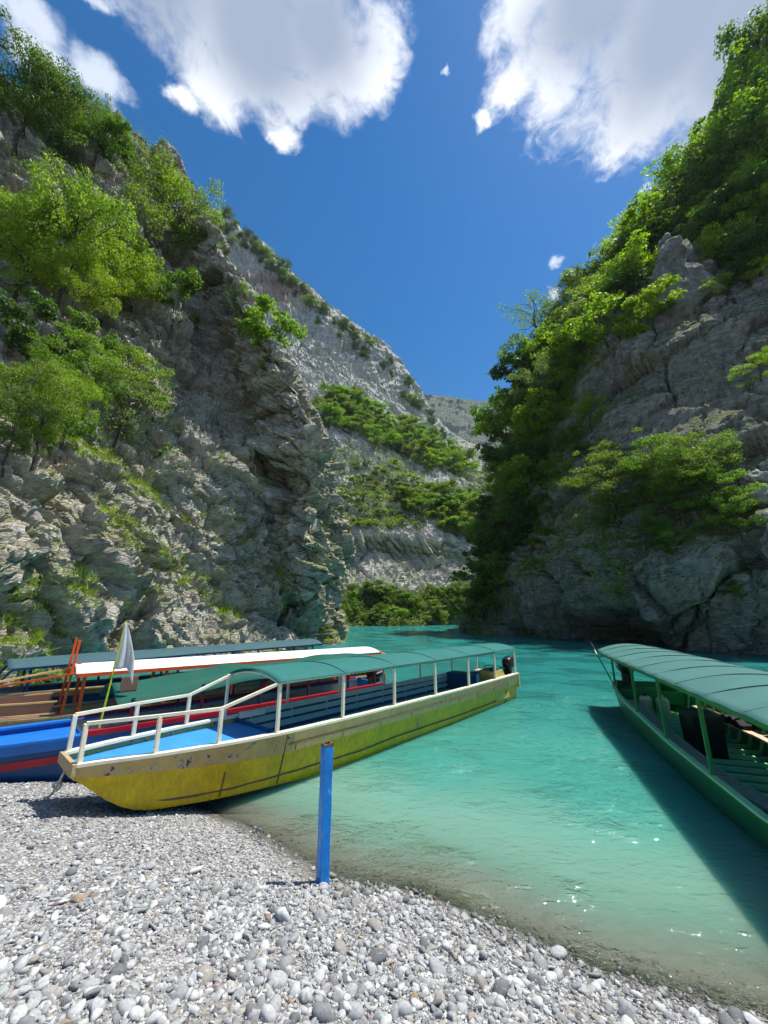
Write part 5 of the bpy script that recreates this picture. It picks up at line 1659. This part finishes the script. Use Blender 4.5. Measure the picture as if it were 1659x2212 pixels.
def beach_points(n, dist_lo, dist_hi, dmin=0.06, power=1.0):
    out = []
    tot = 0
    while tot < n:
        k = n * 6
        y = rp_.uniform(1.5, 9.5, k); x = rp_.uniform(-9.0, 6.5, k)
        depth = np.hypot(x, y)
        m = (depth > dist_lo) & (depth < dist_hi) & (np.abs(x) < y * 1.12 + 0.5) & (-shore_dist(x, y) > dmin) & (fbm(np.stack([x * 1.1, y * 1.1, x * 0 + 4], 1), 3) > -0.16 + 0.28 * rp_.random(k) - 0.12)
        p = np.stack([x[m], y[m]], 1)
        out.append(p); tot += len(p)
    return np.concatenate(out)[:n]


def stone_mass(name, pts, sizes, base, lift=0.25, nvar=40):
    V, F = base
    var = [stone(V, rp_) for _ in range(nvar)]
    n = len(pts)
    k = rp_.integers(0, nvar, n)
    R = rot_mats(n, rp_)
    z = ground_z(pts[:, 0], pts[:, 1])
    A = np.stack(var)[k]
    A = np.einsum('nij,nvj->nvi', R, A) * sizes[:, None, None]
    A += np.stack([pts[:, 0], pts[:, 1], z + sizes * lift * (rp_.random(n) * 1.6 - 0.3)], 1)[:, None, :]
    nv = len(V)
    FF = (F[None] + (np.arange(n) * nv)[:, None, None]).reshape(-1, 3)
    me = np_mesh(name, A.reshape(-1, 3), FF, True, M['pebble'])
    c = PAL[rp_.choice(len(PAL), n, p=PW)] * (0.85 + 0.3 * rp_.random((n, 1)))
    add_attr(me, 'tint', np.repeat(np.clip(c, 0, 0.72), nv, 0))
    o = obj(name, me, None, beach)
    o['kind'] = 'stuff'
    return o


p = beach_points(8600, 1.6, 5.2)
dd = np.hypot(p[:, 0], p[:, 1])
stone_mass('pebble_bed', p, np.clip(rp_.lognormal(math.log(0.023), 0.45, len(p)) * np.where(dd < 3.6, 1.12, 0.9), 0.010, 0.085), I2)
p = beach_points(17000, 3.2, 11.5, 0.0)
stone_mass('small_pebble_bed', p, np.clip(rp_.lognormal(math.log(0.017), 0.35, len(p)), 0.008, 0.05), I1)
p = beach_points(12000, 1.6, 5.0, -0.10)
stone_mass('gravel_bed', p, np.clip(rp_.lognormal(math.log(0.012), 0.3, len(p)), 0.006, 0.025), I1)

p = beach_points(5000, 1.6, 9.0, -1.3)
p = p[-shore_dist(p[:, 0], p[:, 1]) < 0.1]
stone_mass('drowned_pebble_bed', p, np.clip(rp_.lognormal(math.log(0.024), 0.4, len(p)), 0.010, 0.07), I1)

# the largest stones, one by one
SV = []
for k in range(36):
    q = stone(I2[0], rp_)
    me = np_mesh('pebble', q, I2[1], True, M['pebble'])
    add_attr(me, 'tint', np.repeat(PAL[[rp_.choice(len(PAL), p=PW)]] * (0.85 + 0.3 * rp_.random()), len(q), 0))
    SV.append(me)
pp = beach_points(1400, 1.7, 6.0)
kept = []
for x, y in pp:
    if len(kept) >= 300:
        break
    if all((x - a) ** 2 + (y - b) ** 2 > 0.13 ** 2 for a, b in kept):
        kept.append((x, y))
zz = ground_z(np.array([a for a, b in kept]), np.array([b for a, b in kept]))
for (x, y), z in zip(kept, zz):
    o = bpy.data.objects.new('pebble', SV[rp_.integers(0, len(SV))])
    col.objects.link(o)
    o.parent = beach
    s_ = float(np.clip(rp_.lognormal(math.log(0.042), 0.32), 0.028, 0.11))
    o.scale = (s_, s_, s_)
    o.location = (x, y, z + s_ * 0.30)
    o.rotation_euler = (rp_.normal() * 0.35, rp_.normal() * 0.35, rp_.random() * 6.28)

# ------------------------------------------------------------------ loose rocks on the far cliff
def rock(name, cen, size, seed, label, cat, mat, peak=0.0, sub=5):
    V, F = ico(sub)
    q = V * np.array(size)
    if peak:
        f = np.clip((V[:, 2] + 1) / 2, 0, 1)
        q[:, :2] *= (1.15 - peak * f)[:, None]
    n = V / np.linalg.norm(V, axis=1, keepdims=True)
    mx = max(size)
    a, cr = facets(q / (mx * 0.5) + seed, 0.9)
    b, _ = facets(q / (mx * 0.2) + seed * 2, 0.9)
    q = q + n * (a * mx * 0.16 + b * mx * 0.06 + fbm(q / mx * 3 + seed, 4) * mx * 0.25)[:, None]
    o = obj(name, np_mesh(name, q, F, True, mat))
    o.location = cen
    tag(o, label, cat)
    return o


h = hit(1478, 640, RC)
if h:
    t_ = (h[0] - ORG).length
    rock('rock_pinnacle', h[0] + Vector((-0.5, -0.5, 3.0)), (4.6, 3.8, 10.0), 5.0, 'pointed grey rock pinnacle rising from the wooded cliff', 'rock', M['rock_right'], 0.82)
for (px, py, sz, lb) in ((1640, 1032, 1.0, 'round pale boulder, uppermost of the pile at the frame edge'), (1650, 1078, 1.2, 'large pale boulder in the middle of the pile at the frame edge'), (1652, 1125, 0.9, 'pale block at the bottom of the boulder pile beside the bright shrub')):
    h = hit(px, py, RC)
    if h:
        rock('boulder', h[0] + h[1] * 0.3, (sz * 1.1, sz, sz * 0.8), px * 0.1 + py, lb, 'boulder', M['rock_block'], 0, 4)

# ------------------------------------------------------------------ the air of the gorge
hz = MB().box((200, 1350, 397), (3600, 2900, 806)).build('haze', None)
hm = bpy.data.materials.new('haze'); hm.use_nodes = True
ht_ = NT(hm.node_tree); ht_.n.clear()
ho = ht_.node('ShaderNodeOutputMaterial')
hv = ht_.node('ShaderNodeVolumePrincipled', {'Color': (0.80, 0.90, 1.0, 1), 'Density': 0.00007, 'Anisotropy': 0.2})
ht_.l.new(hv.outputs[0], ho.inputs['Volume'])
hz.data.materials.append(hm)
tag(hz, 'thin bluish haze filling the gorge', 'haze', None, 'stuff')
